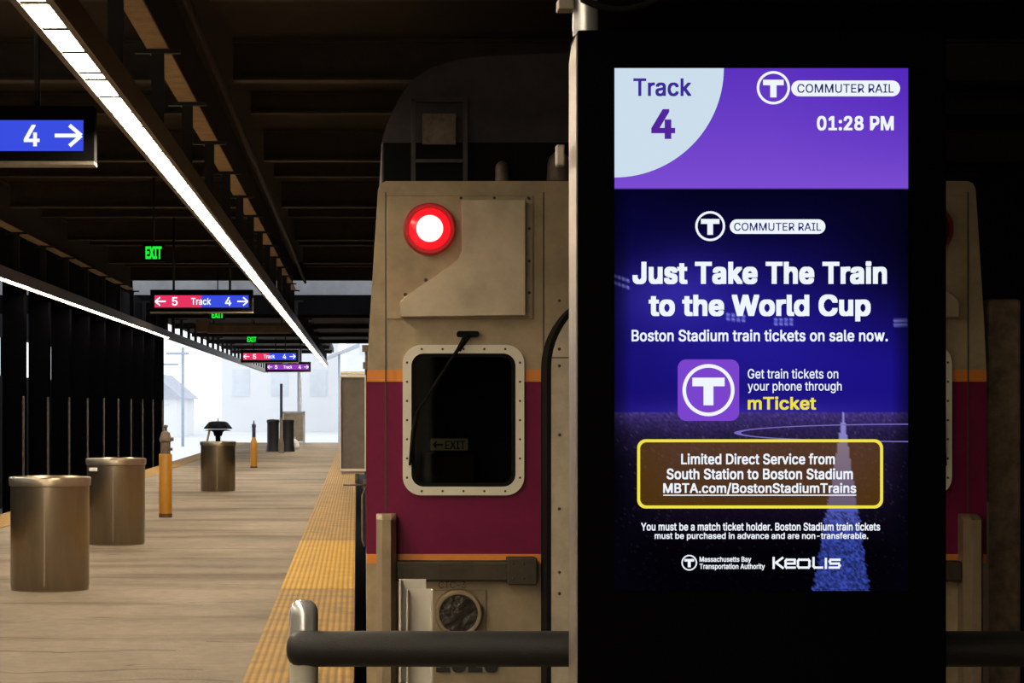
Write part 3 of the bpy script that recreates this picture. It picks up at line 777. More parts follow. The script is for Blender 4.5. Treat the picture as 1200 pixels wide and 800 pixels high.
for s in (0, 1):
    X = lambda x: T(mx(x, s), 0)[0]
    lo = lambda a, c: (min(a, c), max(a, c))
    Z = lambda y: T(0, y)[1]
    # window
    xa, xb = lo(X(472), X(614))
    ia, ib = lo(X(482), X(604))
    fr = MB().use(M['frame'])
    O = rrect(xa, xb, Z(580), Z(404), .092, 10)
    I = rrect(ia, ib, Z(570), Z(414), .062, 10)
    fr.ring(O, I, 'y', TD - .022, TD + .002)
    fr.use(M['bolt'])
    bp = []
    cx, cz, hw, hh = (xa + xb) / 2, (Z(580) + Z(404)) / 2, (xb - xa) / 2 - .021, (Z(404) - Z(580)) / 2 - .021
    for k in range(-2, 3):
        bp += [(cx + k * hw * .37, cz + hh), (cx + k * hw * .37, cz - hh)]
    for k in range(-3, 4):
        bp += [(cx + hw, cz + k * hh * .27), (cx - hw, cz + k * hh * .27)]
    bolts(fr, bp, TD - .022, .006)
    fo = fr.build('window_frame', M['frame'], train)
    rb = MB()
    rb.ring(I, rrect(ia + .018, ib - .018, Z(570) + .018, Z(414) - .018, .05, 10), 'y', TD - .012, TD + .012)
    rb.build('gasket', M['rubber'], fo)
    MB().box(ia - .01, ib + .01, TD + .012, TD + .018, Z(572), Z(412)).build('glass_pane', M['glass'], fo)
    # dark cab behind the glass
    c = MB()
    ca, cb = ia - .1, ib + .1
    c.box(ca, cb, TD + 1.2, TD + 1.22, Z(640), Z(390))
    c.box(ca - .02, ca, TD + .03, TD + 1.2, Z(640), Z(390)).box(cb, cb + .02, TD + .03, TD + 1.2, Z(640), Z(390))
    c.box(ca, cb, TD + .03, TD + 1.2, Z(392), Z(388)).box(ca, cb, TD + .03, TD + 1.2, Z(642), Z(638))
    c.box(ca, cb, TD + .1, TD + .7, Z(640), Z(572))
    c.build('cab_interior', M['cabdark'], fo)
    MB().box(X(mx(520, 0)) - .09 if s == 0 else cx - .12, cx + .1, TD + .85, TD + .97, Z(600), Z(535), .02).build('cab_seat', M['cabseat'], fo)
    if s == 0:
        pl = MB().use(M['placard'])
        pl.box(X(505), X(549), TD + .06, TD + .065, Z(528), Z(514))
        pl.use(M['ink'])
        add_text(pl, 'EXIT', X(522), X(546), Z(526.5), Z(516.5), TD + .0585, .02)
        pl.prism([(X(507), Z(521)), (X(512), Z(516.5)), (X(512), Z(520)), (X(520), Z(520)), (X(520), Z(522.5)), (X(512), Z(522.5)), (X(512), Z(526))], 'y', TD + .0585, TD + .0595)
        pl.build('exit_placard', M['placard'], fo)
    # wiper
    wp = MB()
    pxa, pxb = lo(X(535), X(561))
    wp.prism(rrect(pxa, pxb, Z(395), Z(388), .012, 5), 'y', TD - .05, TD)
    wo = wp.build('wiper', M['rubber'], train)
    MB().tube([(X(546), TD - .055, Z(392)), (X(536), TD - .06, Z(410)), (X(488), TD - .05, Z(483))], [.012, .010, .007], 10).tube(
        [(X(551), TD - .05, Z(393)), (X(538), TD - .05, Z(412))], .005, 8).build('wiper_arm', M['rubber'], wo)
    MB().tube([(X(488.5), TD - .04, Z(483)), (X(484), TD - .036, Z(505)), (X(480), TD - .034, Z(545))], [.009, .011, .006], 8).build('wiper_blade', M['rubber'], wo)
    # number box plate with stepped side and marker lamp
    pa, pb = lo(X(453), X(625))
    MB().box(pa, pb, TD - .012, TD, Z(374), Z(229), .004).build('backing_plate', M['steel'], train)
    pts = [(X(540), Z(236)), (X(614), Z(236)), (X(614), Z(370)), (X(469), Z(372)), (X(468.5), Z(355)), (X(476), Z(347)), (X(525), Z(314)), (X(537), Z(304)), (X(541), Z(294))]
    eq = MB().use(M['steel2'])
    eq.prism(pts, 'y', TD - .10, TD - .012)
    eq.use(M['bolt'])
    bolts(eq, [(X(620), Z(y)) for y in (233, 268, 306, 343)] + [(X(x), Z(232)) for x in (540, 579, 619)], TD - .012, .008)
    bolts(eq, [(X(499), Z(328)), (X(475), Z(345))], TD - .012, .01)
    eq.build('equipment_box', M['steel2'], train, bevel=.004)
    lx, lz = X(503), Z(269)
    lm = MB().lathe([(.130, 0), (.130, .045), (.122, .062), (.108, .062), (.104, .05), (.104, 0)], (lx, TD - .012, lz), 'y', 48).build('marker_lamp', M['redrim' if s == 0 else 'redoff'], train)
    MB().lathe([(.104, .0), (.104, .042), (.098, .056), (.082, .066), (.07, .07)], (lx, TD - .012, lz), 'y', 48).build('red_lens', M['redlens' if s == 0 else 'redoff'], lm)
    MB().lathe([(.067, .068), (.063, .085), (.05, .105), (.028, .117), (0, .12)], (lx, TD - .012, lz), 'y', 40).build('bulb', M['redcore' if s == 0 else 'redoff'], lm)
    # collision post, buffer bar and its end block
    xa, xb = lo(X(441), X(464))
    w4 = (xb - xa) * .28
    b = MB()
    b.prism([(xa, TD - .10), (xa + w4, TD - .17), (xb - w4, TD - .17), (xb, TD - .10), (xb, TD), (xa, TD)], 'z', Z(990), Z(607))
    t0 = [(xa, TD - .10), (xa + w4, TD - .17), (xb - w4, TD - .17), (xb, TD - .10), (xb, TD), (xa, TD)]
    bv = [b.bm.verts.new((p[0], p[1], Z(607))) for p in t0]
    top = [b.bm.verts.new((xa + (p[0] - xa) * 1.0, TD - (TD - p[1]) * .55, Z(601.5))) for p in t0]
    for i in range(6):
        b.face([bv[i], bv[(i + 1) % 6], top[(i + 1) % 6], top[i]])
    b.face(top)
    b.build('collision_post', M['postbrown'], train)
    xa, xb = lo(X(463), X(600))
    MB().box(xa, xb, TD - .085, TD, Z(680), Z(656), .012).build('buffer_bar', M['darksteel'], train)
    xa, xb = lo(X(593), X(627))
    eb = MB().use(M['darksteel'])
    eb.box(xa, xb, TD - .13, TD, Z(683), Z(651.5), .006)
    bolts(eb, [(xa + (xb - xa) * u, Z(y)) for u in (.2, .55) for y in (658, 675)], TD - .13, .007)
    eb.build('bar_end_block', M['darksteel'], train)
    # headlight
    hx, hz = X(536.5), Z(717)
    xa, xb = lo(X(506), X(570))
    MB().box(xa, xb, TD - .012, TD, Z(760), Z(691), .004).build('headlight_plate', M['postbrown'], train)
    hl = MB().lathe([(.118, .0), (.118, .09), (.110, .10), (.098, .10), (.094, .09)], (hx, TD, hz), 'y', 48, False).build('headlight', M['postbrown'], train)
    MB().lathe([(.095, .092), (.088, .06), (.07, .035), (.045, .02), (.02, .0135), (0, .013)], (hx, TD, hz), 'y', 48).build('reflector', M['lens'], hl)
    fl = MB()
    for a in (118, 140, 225, 300, 20):
        u, v = math.cos(math.radians(a)), math.sin(math.radians(a))
        fl.tube([(hx + .01 * u, TD - .05, hz + .01 * v), (hx + .088 * u, TD - .088, hz + .088 * v)], .0045, 8)  # pale rods painting the bright streaks in the reflector
    fl.lathe([(.02, .013), (.018, .05), (.012, .062), (0, .065)], (hx, TD, hz), 'y', 20)
    fl.build('bulb_and_streaks', M['frame'], hl)
    # side mirror hung out over the platform edge
    if s == 0:
        md = TD + .3
        kk = md / F
        PX = lambda x: (x - VX) * kk
        PZ = lambda y: EYE + (VY - y) * kk
        mo = MB().box(PX(399), PX(427), md, md + .05, PZ(550), PZ(441), .006).build('side_mirror', M['mirrorback'], train)
        ring = MB()
        ring.ring([(PX(398), PZ(552)), (PX(428.5), PZ(552)), (PX(428.5), PZ(439.5)), (PX(398), PZ(439.5))],
                  [(PX(399.5), PZ(549)), (PX(427), PZ(549)), (PX(427), PZ(442)), (PX(399.5), PZ(442))], 'y', md - .012, md + .055)
        ring.build('mirror_rim', M['frame'], mo)
        MB().tube([(PX(399), md + .02, PZ(437)), (PX(427), md + .02, PZ(437))], .009, 12).build('rim_roll', M['frame'], mo)
        MB().tube([(PX(400), md + .02, PZ(554)), (PX(427), md + .02, PZ(554))], .008, 12).build('rim_roll', M['frame'], mo)
        b = MB()
        b.tube([(PX(429), md + .02, PZ(410)), (PX(429), md + .02, PZ(640))], .008, 10)
        b.tube([(PX(418), md + .02, PZ(555)), (PX(418), md + .02, PZ(566))], .011, 10)
        b.tube([(PX(402), md, PZ(568)), (PX(431), md, PZ(568))], .005, 8)
        b.box(PX(424), PX(433), md, md + .04, PZ(412), PZ(404)).box(PX(425), PX(432), md, md + .03, PZ(432), PZ(424))
        b.box(PX(425), PX(433), md, md + .03, PZ(572), PZ(562))
        b.build('mirror_bracket', M['iron'], mo)
        b = MB().tube([(PX(427), md, PZ(640)), (PX(424.5), md, PZ(632)), (PX(424.5), md, PZ(580)), (PX(428), md, PZ(572))], .007, 10)
        b.build('grab_rail', M['iron'], train)
# platform side of the body: painted band and passenger windows
xs = T(430, 0)[0]
MB().box(xs - .003, xs + .01, TD + .03, TD + 24.9, T(0, 649)[1], T(0, 447)[1]).build('side_band', M['maroon'], train)
for k in range(10):
    wy = TD + 2.2 + 2.15 * k
    sw = MB().use(M['frame'])
    O = [(y, z) for y, z in rrect(wy, wy + 1.5, T(0, 600)[1], T(0, 462)[1], .09, 5)]
    I = [(y, z) for y, z in rrect(wy + .05, wy + 1.45, T(0, 600)[1] + .05, T(0, 462)[1] - .05, .06, 5)]
    sw.ring(O, I, 'x', xs - .008, xs + .005)
    so = sw.build('side_window', M['frame'], train)
    MB().prism(I, 'x', xs - .005, xs + .004).build('dark_pane', M['rubber'], so)
# end gangway with rounded top
ga, gb = T(634, 0)[0], 2 * TCX - T(634, 0)[0]
r = (gb - ga) * .28


def arch(x0, x1, z0, z1, r, nseg=14):
    pts = [(x0, z0)]
    for k in range(nseg + 1):
        a = PI - PI / 2 * k / nseg
        pts.append((x0 + r + r * math.cos(a), z1 - r + r * math.sin(a)))
    for k in range(nseg + 1):
        a = PI / 2 - PI / 2 * k / nseg
        pts.append((x1 - r + r * math.cos(a), z1 - r + r * math.sin(a)))
    pts.append((x1, z0))
    return pts


zt, zb = T(0, 338)[1], T(0, 995)[1]
t1, t3, gd = .022, .16, .36
dp = MB().use(M['diaph'])
o1 = arch(ga + t1, gb - t1, zb, zt - t1, r)
o2 = arch(ga + t3, gb - t3, zb, zt - t3, r - .08)
dp.ring(o1, o2, 'y', TD - gd, TD)
dp.use(M['bolt'])
bolts(dp, [(x, T(0, y)[1]) for y in (356, 411, 430, 508, 592, 664, 688) for x in (ga + .06, gb - .06)], TD - gd, .008)
go = dp.build('gangway_frame', M['diaph'], train)
MB().ring(arch(ga, gb, zb, zt, r + .02), o1, 'y', TD - gd + .01, TD).build('bellows', M['rubber'], go)
MB().prism(o2, 'y', TD - .03, TD).build('end_door', M['darksteel'], go)
b = MB()
b.box(ga + t1, ga + t3, TD - gd - .001, TD - gd + .001, T(0, 421.5)[1], T(0, 420)[1])
b.build('joint', M['bolt'], go)
b = MB()
add_text(b, '1526', T(511, 0)[0], T(584, 0)[0], T(0, 787.5)[1], T(0, 760)[1], TD - .0135, .05)
b.build('car_number', M['ink'], train)
b = MB()
add_text(b, 'CTC-3', T(514, 0)[0], T(546, 0)[0], T(0, 689)[1], T(0, 681)[1], TD - .0035, .0)
b.build('class_mark', M['fadedink'], train)
for y0 in (1.5, 20):
    b = MB()
    b.box(TCX - 1.1, TCX + 1.1, TD + y0, TD + y0 + 2.6, PIT + .35, PIT + .75, .05)
    for yy in (.4, 2.2):
        for sx in (-.76, .70):
            b.lathe([(.40, 0), (.42, .01), (.42, .12), (.36, .13)], (TCX + sx, TD + y0 + yy, PIT + .57), 'x', 24)
    b.build('bogie', M['darksteel'], train)
for i, sx in enumerate((-.72, .72)):
    b = MB()
    ibeam(b, 'y', 8.5, 60, TCX + sx, PIT, PIT + .15, .12)
    tag(b.build('rail', M['iron']), ['left', 'right'][i] + ' steel running rail under the train car', 'rail', 'track rails')

# ------------------------------------------------------------------ information kiosk with lit screen
KD = 5.12
kk = KD / F
SX = lambda x: (x - VX) * kk
SZ = lambda y: EYE + (VY - y) * kk
kx0, kx1, kz1 = SX(677), SX(1108), SZ(35)
kiosk = thing('information_kiosk', 'tall black information kiosk with bright purple and blue train ticket screen', 'kiosk', ((kx0 + kx1) / 2, KD + .1, 0))
MB().box(kx0, kx1, KD, KD + .185, .08, kz1, .004).build('cabinet', M['blank'], kiosk)
MB().box(kx0 + .06, kx1 - .06, KD + .03, KD + .16, 0, .08).build('plinth', M['blank'], kiosk)
MB().prism([(KD + .006, .10), (KD + .18, .10), (KD + .18, kz1 - .05), (KD + .12, kz1 - .018), (KD + .006, kz1 - .012)], 'x', kx0 - .003, kx0).build('side_trim', M['alu'], kiosk)
MB().prism([(KD + .006, .10), (KD + .18, .10), (KD + .18, kz1 - .05), (KD + .12, kz1 - .018), (KD + .006, kz1 - .012)], 'x', kx1, kx1 + .003).build('side_trim', M['blank'], kiosk)
b = MB()
b.box(SX(659), SX(669), KD + .15, KD + .185, SZ(186), SZ(160), .004)
b.build('side_latch', M['alu'], kiosk)
b = MB()
px = SX(691)
b.lathe([(.031, kz1), (.031, CEIL)], (px, KD + .09, 0), 'z', 28)
po = b.build('support_pole', M['silver'], kiosk)
b = MB().box(SX(657), SX(676), KD + .06, KD + .12, SZ(5), SZ(-8), .003)
b.build('cable_clip', M['alu'], po)
b = MB().tube([(SX(684) + .03 * i, KD + .05, SZ(-6) - .025 * math.sin(PI * i / 6)) for i in range(7)], .008, 10)
b.build('cable', M['rubber'], po)

# the displayed picture: one grid with a colour per vertex, then the graphics as thin layers
X0, X1, Y0, Y1 = 720.0, 1064.0, 80.0, 692.0


def mix(a, c, t):
    t = max(0, min(1, t))
    return tuple(p + (q - p) * t for p, q in zip(a, c))


rnd = random.Random(9)


def bg(x, y):
    g = lambda cx, cy, sx, sy: math.exp(-((x - cx) / sx) ** 2 - ((y - cy) / sy) ** 2)
    if y < 222:
        t = (y - 80) / 141
        return mix(mix((92, 50, 190), (122, 76, 208), t), (76, 34, 186), .6 * (x - 900) / 164 * (1 - t))
    if y < 484:
        c = mix((4, 3, 30), (21, 13, 106), (y - 225) / 200)
        c = mix(c, (78, 66, 214), .55 * g(790, 345, 75, 45))
        c = mix(c, (44, 34, 176), .55 * g(895, 395, 130, 80))
        c = mix(c, (30, 18, 150), .5 * g(1030, 440, 90, 70))
        c = mix(c, (3, 2, 22), .8 * g(1066, 270, 80, 90))
        c = mix(c, (6, 4, 60), .5 * g(724, 260, 60, 60))
        c = mix(c, (74, 56, 178), .5 * g(880, 486, 170, 16))
        for cx, cy, rx, ry, sl in ((728, 330, 10, 8, .35), (862, 372, 12, 5, .1), (918, 377, 12, 5, 0), (1055, 378, 8, 5, -.05)):
            yy = y - sl * (x - cx)
            for i in (-1.5, -.5, .5, 1.5):
                for j in (-.5, .5):
                    dd = math.hypot((x - cx - i * rx * .5) / 2.2, (yy - cy - j * ry) / 2.2)
                    if dd < 1.3:
                        c = mix(c, (150, 160, 250), (1.3 - dd) * .9)
    else:
        t = (y - 484) / 130
        c = mix((62, 48, 118), (42, 33, 74), min(1, t * 5))
        c = mix(c, (26, 16, 44), t)
        c = mix(c, (2, 1, 5), (y - 560) / 85)
        c = mix(c, (4, 3, 10), .8 * max(0, (abs(x - 900) - 110) / 60) * min(1, (y - 484) / 60))
        k = rnd.random()
        c = tuple(v * (.82 + .36 * k) for v in c)
        if rnd.random() < .03:
            c = mix(c, (120, 105, 150), .35 * (1 - (y - 484) / 230))
        cl, hw = 988 - (y - 484) * .012, (y - 482) * .155
        if y > 600:
            hw = 18.5 + (y - 600) * .16
        if abs(x - cl) < hw + rnd.uniform(-2, 2) * (y > 560):
            t2 = (y - 484) / 200
            c2 = mix((168, 160, 226), (64, 84, 196), t2 * 1.3)
            c = mix(c, c2, (.85 if y < 600 else .35 + .6 * rnd.random()))
    ed = min(x - X0, X1 - x)
    if y > 222 and ed < 20:
        c = mix((2, 2, 12), c, .45 + ed / 36)
    return c


nx, ny = 173, 307
verts, faces, cols = [], [], []
for j in range(ny):
    for i in range(nx):
        x, y = X0 + (X1 - X0) * i / (nx - 1), Y0 + (Y1 - Y0) * j / (ny - 1)
        verts.append((SX(x) - ROOT[kiosk.name].x, KD - .002 - ROOT[kiosk.name].y, SZ(y)))
        cols.append(lin(*bg(x, y)))
for j in range(ny - 1):
    for i in range(nx - 1):
        a = j * nx + i
        faces.append((a, a + nx, a + nx + 1, a + 1))
me = bpy.data.meshes.new('screen')
me.from_pydata(verts, [], faces)
at_ = me.color_attributes.new('picture', 'FLOAT_COLOR', 'POINT')
for i, c in enumerate(cols):
    at_.data[i].color = c
sm = bpy.data.materials.new('screen_picture')
sm.use_nodes = True
nt = sm.node_tree
nt.nodes.remove(nt.nodes['Principled BSDF'])
e = nt.nodes.new('ShaderNodeEmission')
va = nt.nodes.new('ShaderNodeVertexColor')
va.layer_name = 'picture'
nt.links.new(va.outputs['Color'], e.inputs['Color'])
nt.links.new(e.outputs[0], nt.nodes['Material Output'].inputs['Surface'])
me.materials.append(sm)
screen = bpy.data.objects.new('screen', me)
COL.objects.link(screen)
screen.parent = kiosk
G = dict(white=glow('screen_white', lin(240, 246, 255)), pale=glow('screen_pale', lin(204, 222, 236)), indigo=glow('screen_indigo', lin(62, 44, 150)),
         violet=glow('screen_violet', lin(122, 68, 204)), purple4=glow('screen_purple', lin(84, 38, 156)), yellow=glow('screen_yellow', lin(240, 226, 70)),
         olive=glow('screen_olive', lin(62, 42, 20)), lilac=glow('screen_lilac', lin(120, 108, 190)), navy=glow('screen_navy', lin(40, 44, 110)))
L1, L2 = KD - .0026, KD - .0032


def layer(name, g):
    return lambda mb: mb.build(name, G[g], screen)


def flat(mb, pts, y=L1):
    mb.face([mb.bm.verts.new((SX(px_), y, SZ(py_))) for px_, py_ in pts])
    return mb


def flat_ring(mb, o, i, y):
    A = [mb.bm.verts.new((SX(p), y, SZ(q))) for p, q in o]
    B = [mb.bm.verts.new((SX(p), y, SZ(q))) for p, q in i]
    for k in range(len(o)):
        j = (k + 1) % len(o)
        mb.face([A[k], A[j], B[j], B[k]])
    return mb


def tx(mb, s, x0, y0, x1, y1, wgt=.0, y=L2):
    return add_text(mb, s, SX(x0), SX(x1), SZ(y1), SZ(y0), y, wgt)


def tee_logo(mb, cx, cy, r, th, y=L2):
    flat_ring(mb, circ(cx, cy, r), circ(cx, cy, r - th), y)
    h, t, a, c, q = r * .62, r * .33, r * .48, r * .58, r * .19
    flat(mb, [(cx - h, cy - a), (cx + h, cy - a), (cx + h, cy - a + t), (cx + q, cy - a + t), (cx + q, cy + c), (cx - q, cy + c), (cx - q, cy - a + t), (cx - h, cy - a + t)], y)
    return mb


o_, i_ = [], []
for a in range(92, 269, 4):
    u, v = math.cos(math.radians(a)), math.sin(math.radians(a))
    o_.append((1071 + 211 * u, 507 - 10.8 * v))
    i_.append((1071 + 203 * u, 507 - 9.6 * v))
b = MB()
for k in range(len(o_) - 1):
    flat(b, [o_[k], o_[k + 1], i_[k + 1], i_[k]], KD - .0023)
layer('pitch_marking', 'lilac')(b)
# white quarter disc with the track number
q = [(720, 80), (848, 80)] + [(720 + 128 * math.cos(a * PI / 180), 80 + 128 * math.sin(a * PI / 180)) for a in range(3, 91, 3)]
layer('track_panel', 'pale')(flat(MB(), q))
layer('track_word', 'indigo')(tx(MB(), 'Track', 742, 92, 810, 113, .02))
layer('track_number', 'purple4')(tx(MB(), '4', 763, 128, 791, 163, .03))
layer('clock', 'white')(tx(MB(), '01:28 PM', 957, 136, 1047, 153, .026))
for (cx, cy, r, th), (a0, b0, a1, b1), (c0, d0, c1, d1), nm in (
        ((906, 103, 19.5, 3.0), (927, 94.5, 1054.5, 113), (934, 98.5, 1047, 109), 'header_logo'),
        ((832, 265, 17.5, 2.7), (855, 257, 967, 274), (860, 261, 962, 270.5), 'poster_logo')):
    b = tee_logo(MB(), cx, cy, r, th)
    flat(b, rrect(a0, a1, b0, b1, (b1 - b0) / 2 - .01, 8), L1)
    layer(nm, 'white')(b)
    layer('logo_lettering', 'navy')(tx(MB(), 'COMMUTER RAIL', c0, d0, c1, d1, .008))
b = tx(MB(), 'Just Take The Train', 741, 306, 1039, 333, .036)
tx(b, 'to the World Cup', 760, 345, 1020, 376.5, .036)
layer('headline', 'white')(b)
layer('subheading', 'white')(tx(MB(), 'Boston Stadium train tickets on sale now.', 740, 386, 1040, 400, .018))
layer('app_icon', 'violet')(flat(MB(), rrect(794, 866, 421, 493, 10, 8)))
layer('app_icon_logo', 'white')(tee_logo(MB(), 830, 457, 30.5, 4.2))
b = tx(MB(), 'Get train tickets on', 876, 432, 982, 443.5, .008)
tx(b, 'your phone through', 876, 447, 986, 460.5, .008)
layer('app_text', 'white')(b)
layer('app_name', 'yellow')(tx(MB(), 'mTicket', 876, 464.5, 956, 480, .022))
fill = flat(MB(), rrect(749, 1032, 517, 593, 8, 8))
om = bpy.data.materials.new('screen_olive_tint')          # see-through tint over the pitch
om.use_nodes = True
nt = om.node_tree
nt.nodes.remove(nt.nodes['Principled BSDF'])
e, t_, a_ = nt.nodes.new('ShaderNodeEmission'), nt.nodes.new('ShaderNodeBsdfTransparent'), nt.nodes.new('ShaderNodeAddShader')
e.inputs['Color'].default_value = lin(74, 48, 4)
t_.inputs['Color'].default_value = (.75, .66, .38, 1)
nt.links.new(e.outputs[0], a_.inputs[0])
nt.links.new(t_.outputs[0], a_.inputs[1])
nt.links.new(a_.outputs[0], nt.nodes['Material Output'].inputs['Surface'])
fill.build('notice_fill', om, screen)
layer('notice_border', 'yellow')(flat_ring(MB(), rrect(746.5, 1034.5, 514.5, 595.5, 10, 8), rrect(750, 1031, 518, 592, 7.5, 8), L1 - .0002))
b = tx(MB(), 'Limited Direct Service from', 798, 531, 978, 544, .02)
tx(b, 'South Station to Boston Stadium', 781, 548.5, 999, 561.5, .02)
tx(b, 'MBTA.com/BostonStadiumTrains', 777, 565.5, 1003, 579, .02)
flat(b, [(777, 579.3), (1003, 579.3), (1003, 580.6), (777, 580.6)], L2)
layer('notice_text', 'white')(b)
b = tx(MB(), 'You must be a match ticket holder. Boston Stadium train tickets', 751, 612, 1031, 621.5, .018)
tx(b, 'must be purchased in advance and are non-transferable.', 767, 623.5, 1017, 633, .018)
layer('small_print', 'white')(b)
b = tee_logo(MB(), 807.5, 659, 9.2, 1.6)
tx(b, 'Massachusetts Bay', 819.5, 652, 880, 659.5, .02)
tx(b, 'Transportation Authority', 819.5, 660, 896, 668, .02)
layer('authority_logo', 'white')(b)
# wide rounded operator wordmark drawn stroke by stroke
b = MB()


def stroke(mb, pts, wd=2.6):
    for (xa, ya), (xb, yb) in zip(pts, pts[1:]):
        d = math.hypot(xb - xa, yb - ya)
        ux, uy = (xb - xa) / d * wd / 2, (yb - ya) / d * wd / 2
        flat(mb, [(xa - ux - uy, ya - uy + ux), (xb + ux - uy, yb + uy + ux), (xb + ux + uy, yb + uy - ux), (xa - ux + uy, ya - uy - ux)], L2)


stroke(b, [(906.3, 653.5), (906.3, 665)])
stroke(b, [(916.5, 653.5), (909, 659), (917, 665)])
stroke(b, [(921, 660), (931, 660), (931, 655.5), (921.5, 655.5), (920.3, 657), (920.3, 663), (921.5, 664.7), (931, 664.7)])
stroke(b, [(936, 655.5), (947, 655.5), (948.2, 657), (948.2, 663), (947, 664.7), (936, 664.7), (934.8, 663), (934.8, 657), (936, 655.5)])
stroke(b, [(953, 653.5), (953, 663), (954.3, 664.7), (963, 664.7)])
stroke(b, [(967.5, 654.5), (967.5, 665)])
stroke(b, [(983.5, 655.5), (973, 655.5), (972, 657.5), (973, 660), (982.5, 660), (983.6, 662.4), (982.5, 664.7), (972, 664.7)])
layer('operator_logo', 'white')(b)

# ------------------------------------------------------------------ handrail, white post, pillar
HD = 5.42
kk = HD / F
RX = lambda x: (x - VX) * kk
RZ = lambda y: EYE + (VY - y) * kk
rail = thing('handrail', 'black foam covered handrail bar on a silver post, running behind the kiosk', 'handrail', (RX(355), HD, 0))
r = 21 * kk
zc = RZ(760)
MB().tube([(RX(335) + .001, HD, zc), (RX(336.2), HD, zc), (RX(339), HD, zc), (RX(344), HD, zc), (RX(350), HD, zc), (RX(1500), HD, zc)], [.004, r * .42, r * .7, r * .9, r, r], 36).build('grip_bar', M['foam'], rail)
r2 = 17 * kk
cxp = RX(355.5)
yb = HD + .06
MB().lathe([(r2, 0), (r2, RZ(722)), (r2 * .96, RZ(716)), (r2 * .8, RZ(710)), (r2 * .5, RZ(706)), (0, RZ(705))], (cxp, yb, 0), 'z', 36).build('post', M['silver'], rail)
MB().lathe([(r2 * .96, .0), (r2 * .96, RZ(778)), (r2 * .5, RZ(770))], (cxp, HD + .012, 0), 'z', 36).build('lower_sleeve', M['postpaint'], rail)
MB().lathe([(.08, 0), (.08, .012), (.05, .02)], (cxp, HD + .03, 0), 'z', 32).build('base_flange', M['silver'], rail)
MB().tube([(RX(1500) - .05, HD, zc), (RX(1500) - .05, HD, 0)], .03, 20).build('post', M['silver'], rail)

WD = 6.6
kk = WD / F
WX = lambda x: (x - VX) * kk
WZ = lambda y: EYE + (VY - y) * kk
wpo = thing('steel_post', 'white painted steel channel post standing before the train headlight', 'post', (WX(488), WD, 0))
b = MB().box(WX(468), WX(500), WD + .05, WD + .058, 0, WZ(680)).box(WX(468), WX(470), WD, WD + .05, 0, WZ(680))
b.build('rear_channel', M['white'], wpo, bevel=.001)
b = MB().box(WX(478), WX(507), WD + .02, WD + .027, 0, WZ(690.5)).box(WX(505), WX(507), WD - .03, WD + .02, 0, WZ(690.5)).box(WX(476.5), WX(478), WD - .03, WD + .027, 0, WZ(690.5))
b.build('front_channel', M['white'], wpo, bevel=.001)
MB().box(WX(462), WX(512), WD - .04, WD + .07, 0, .012).build('foot_plate', M['white'], wpo)

PD = 11.35
pil = thing('concrete_pillar', 'rough brown concrete pillar right of the train at the picture edge', 'pillar', (at(1178, 0, PD).x, PD + .4, PIT))
MB().box(at(1158, 0, PD).x, at(1197, 0, PD).x, PD, PD + .9, PIT, at(0, 350, PD).z, .02).build('shaft', M['rough'], pil)
MB().box(at(1154.5, 0, PD).x, at(1157.8, 0, PD).x, PD - .015, PD + .06, PIT, at(0, 588, PD).z).build('edge_angle', M['alu'], pil)

# ------------------------------------------------------------------ light troughs with diffusers and hangers
def trough(label, X, y0, y_lit, y1, hang0, gap, x_end=None):
    zl = EYE + 1.75
    t = thing('light_trough', label, 'light', (X, y0, zl), 'ceiling light troughs')
    w2 = .06
    b = MB().use(M['housing'])
    b.box(X - w2 - .035, X + w2 + .035, y0, y1, zl + .012, zl + .15)
    b.box(X - w2 - .035, X - w2, y0, y1, zl - .012, zl + .012)
    b.box(X + w2, X + w2 + .035, y0, y1, zl - .012, zl + .012)
    b.use(M['black'])
    y, k, n = y0 + .02, 0, 0
    rest = MB()
    any_rest = False
    while y < y_lit:
        ln = .235 if k % 6 == 5 else .68
        e = min(y + ln - .08, y_lit)
        seen = y > 8
        if seen and n < 98:
            MB().box(X - w2, X + w2, y, e, zl - .002, zl + .012).build('diffuser', M['lamp'], t)
            b.box(X - w2, X + w2, e + .001, e + .079, zl - .004, zl + .012)
            n += 1
        else:
            rest.box(X - w2, X + w2, y, e, zl - .002, zl + .012)
            any_rest = True
        y += ln
        k += 1
    b.build('housing', M['housing'], t)
    if any_rest:
        rest.build('diffuser', M['lamp'], t)['kind'] = 'stuff'
    y = hang0
    while y < y1:
        top = EYE + 2.5 if y < 49 else C2
        b = MB().box(X - .045, X + .045, y - .02, y + .02, zl + .15, top)
        b.box(X - .16, X + .16, y - .03, y + .03, top - .03, top)
        b.build('hanger', M['black'], t)
        y += gap
    return t


trough('bright linear light trough above the right side of the platform', -1.40, -13.5, 101, 101.5, 4.7, 2.73)
trough('linear light trough above the left platform edge, dark at its far end', -4.93, -13.5, 58, 121, 18.4, 2.75)
for X, lab, y0 in ((-1.40, 'brown steel girder with brightened underside above the right light trough', 0.5), (-4.93, 'brown steel girder with brightened underside above the left light trough', 8)):
    g = thing('roof_girder', lab, 'girder', (X, y0, EYE + 2.5), 'lengthwise roof girders')
    MB().box(X - .075, X + .075, y0, 48.3, EYE + 2.5, EYE + 2.52).build('bottom_flange', M['lit_flange'], g)  # lit underside painted in by a lighter colour
    MB().box(X - .012, X + .012, y0, 48.3, EYE + 2.52, CEIL).box(X - .07, X + .07, y0, 48.3, CEIL - .03, CEIL).build('web', M['soot'], g)  # web given a darker colour to paint its shaded side
b = MB().tube([(-1.12, 1, EYE + 2.66), (-1.12, 48.3, EYE + 2.66)], .03, 10)
tag(b.build('conduit_pipe', M['soot']), 'dark conduit pipe along the right roof girder', 'pipe')

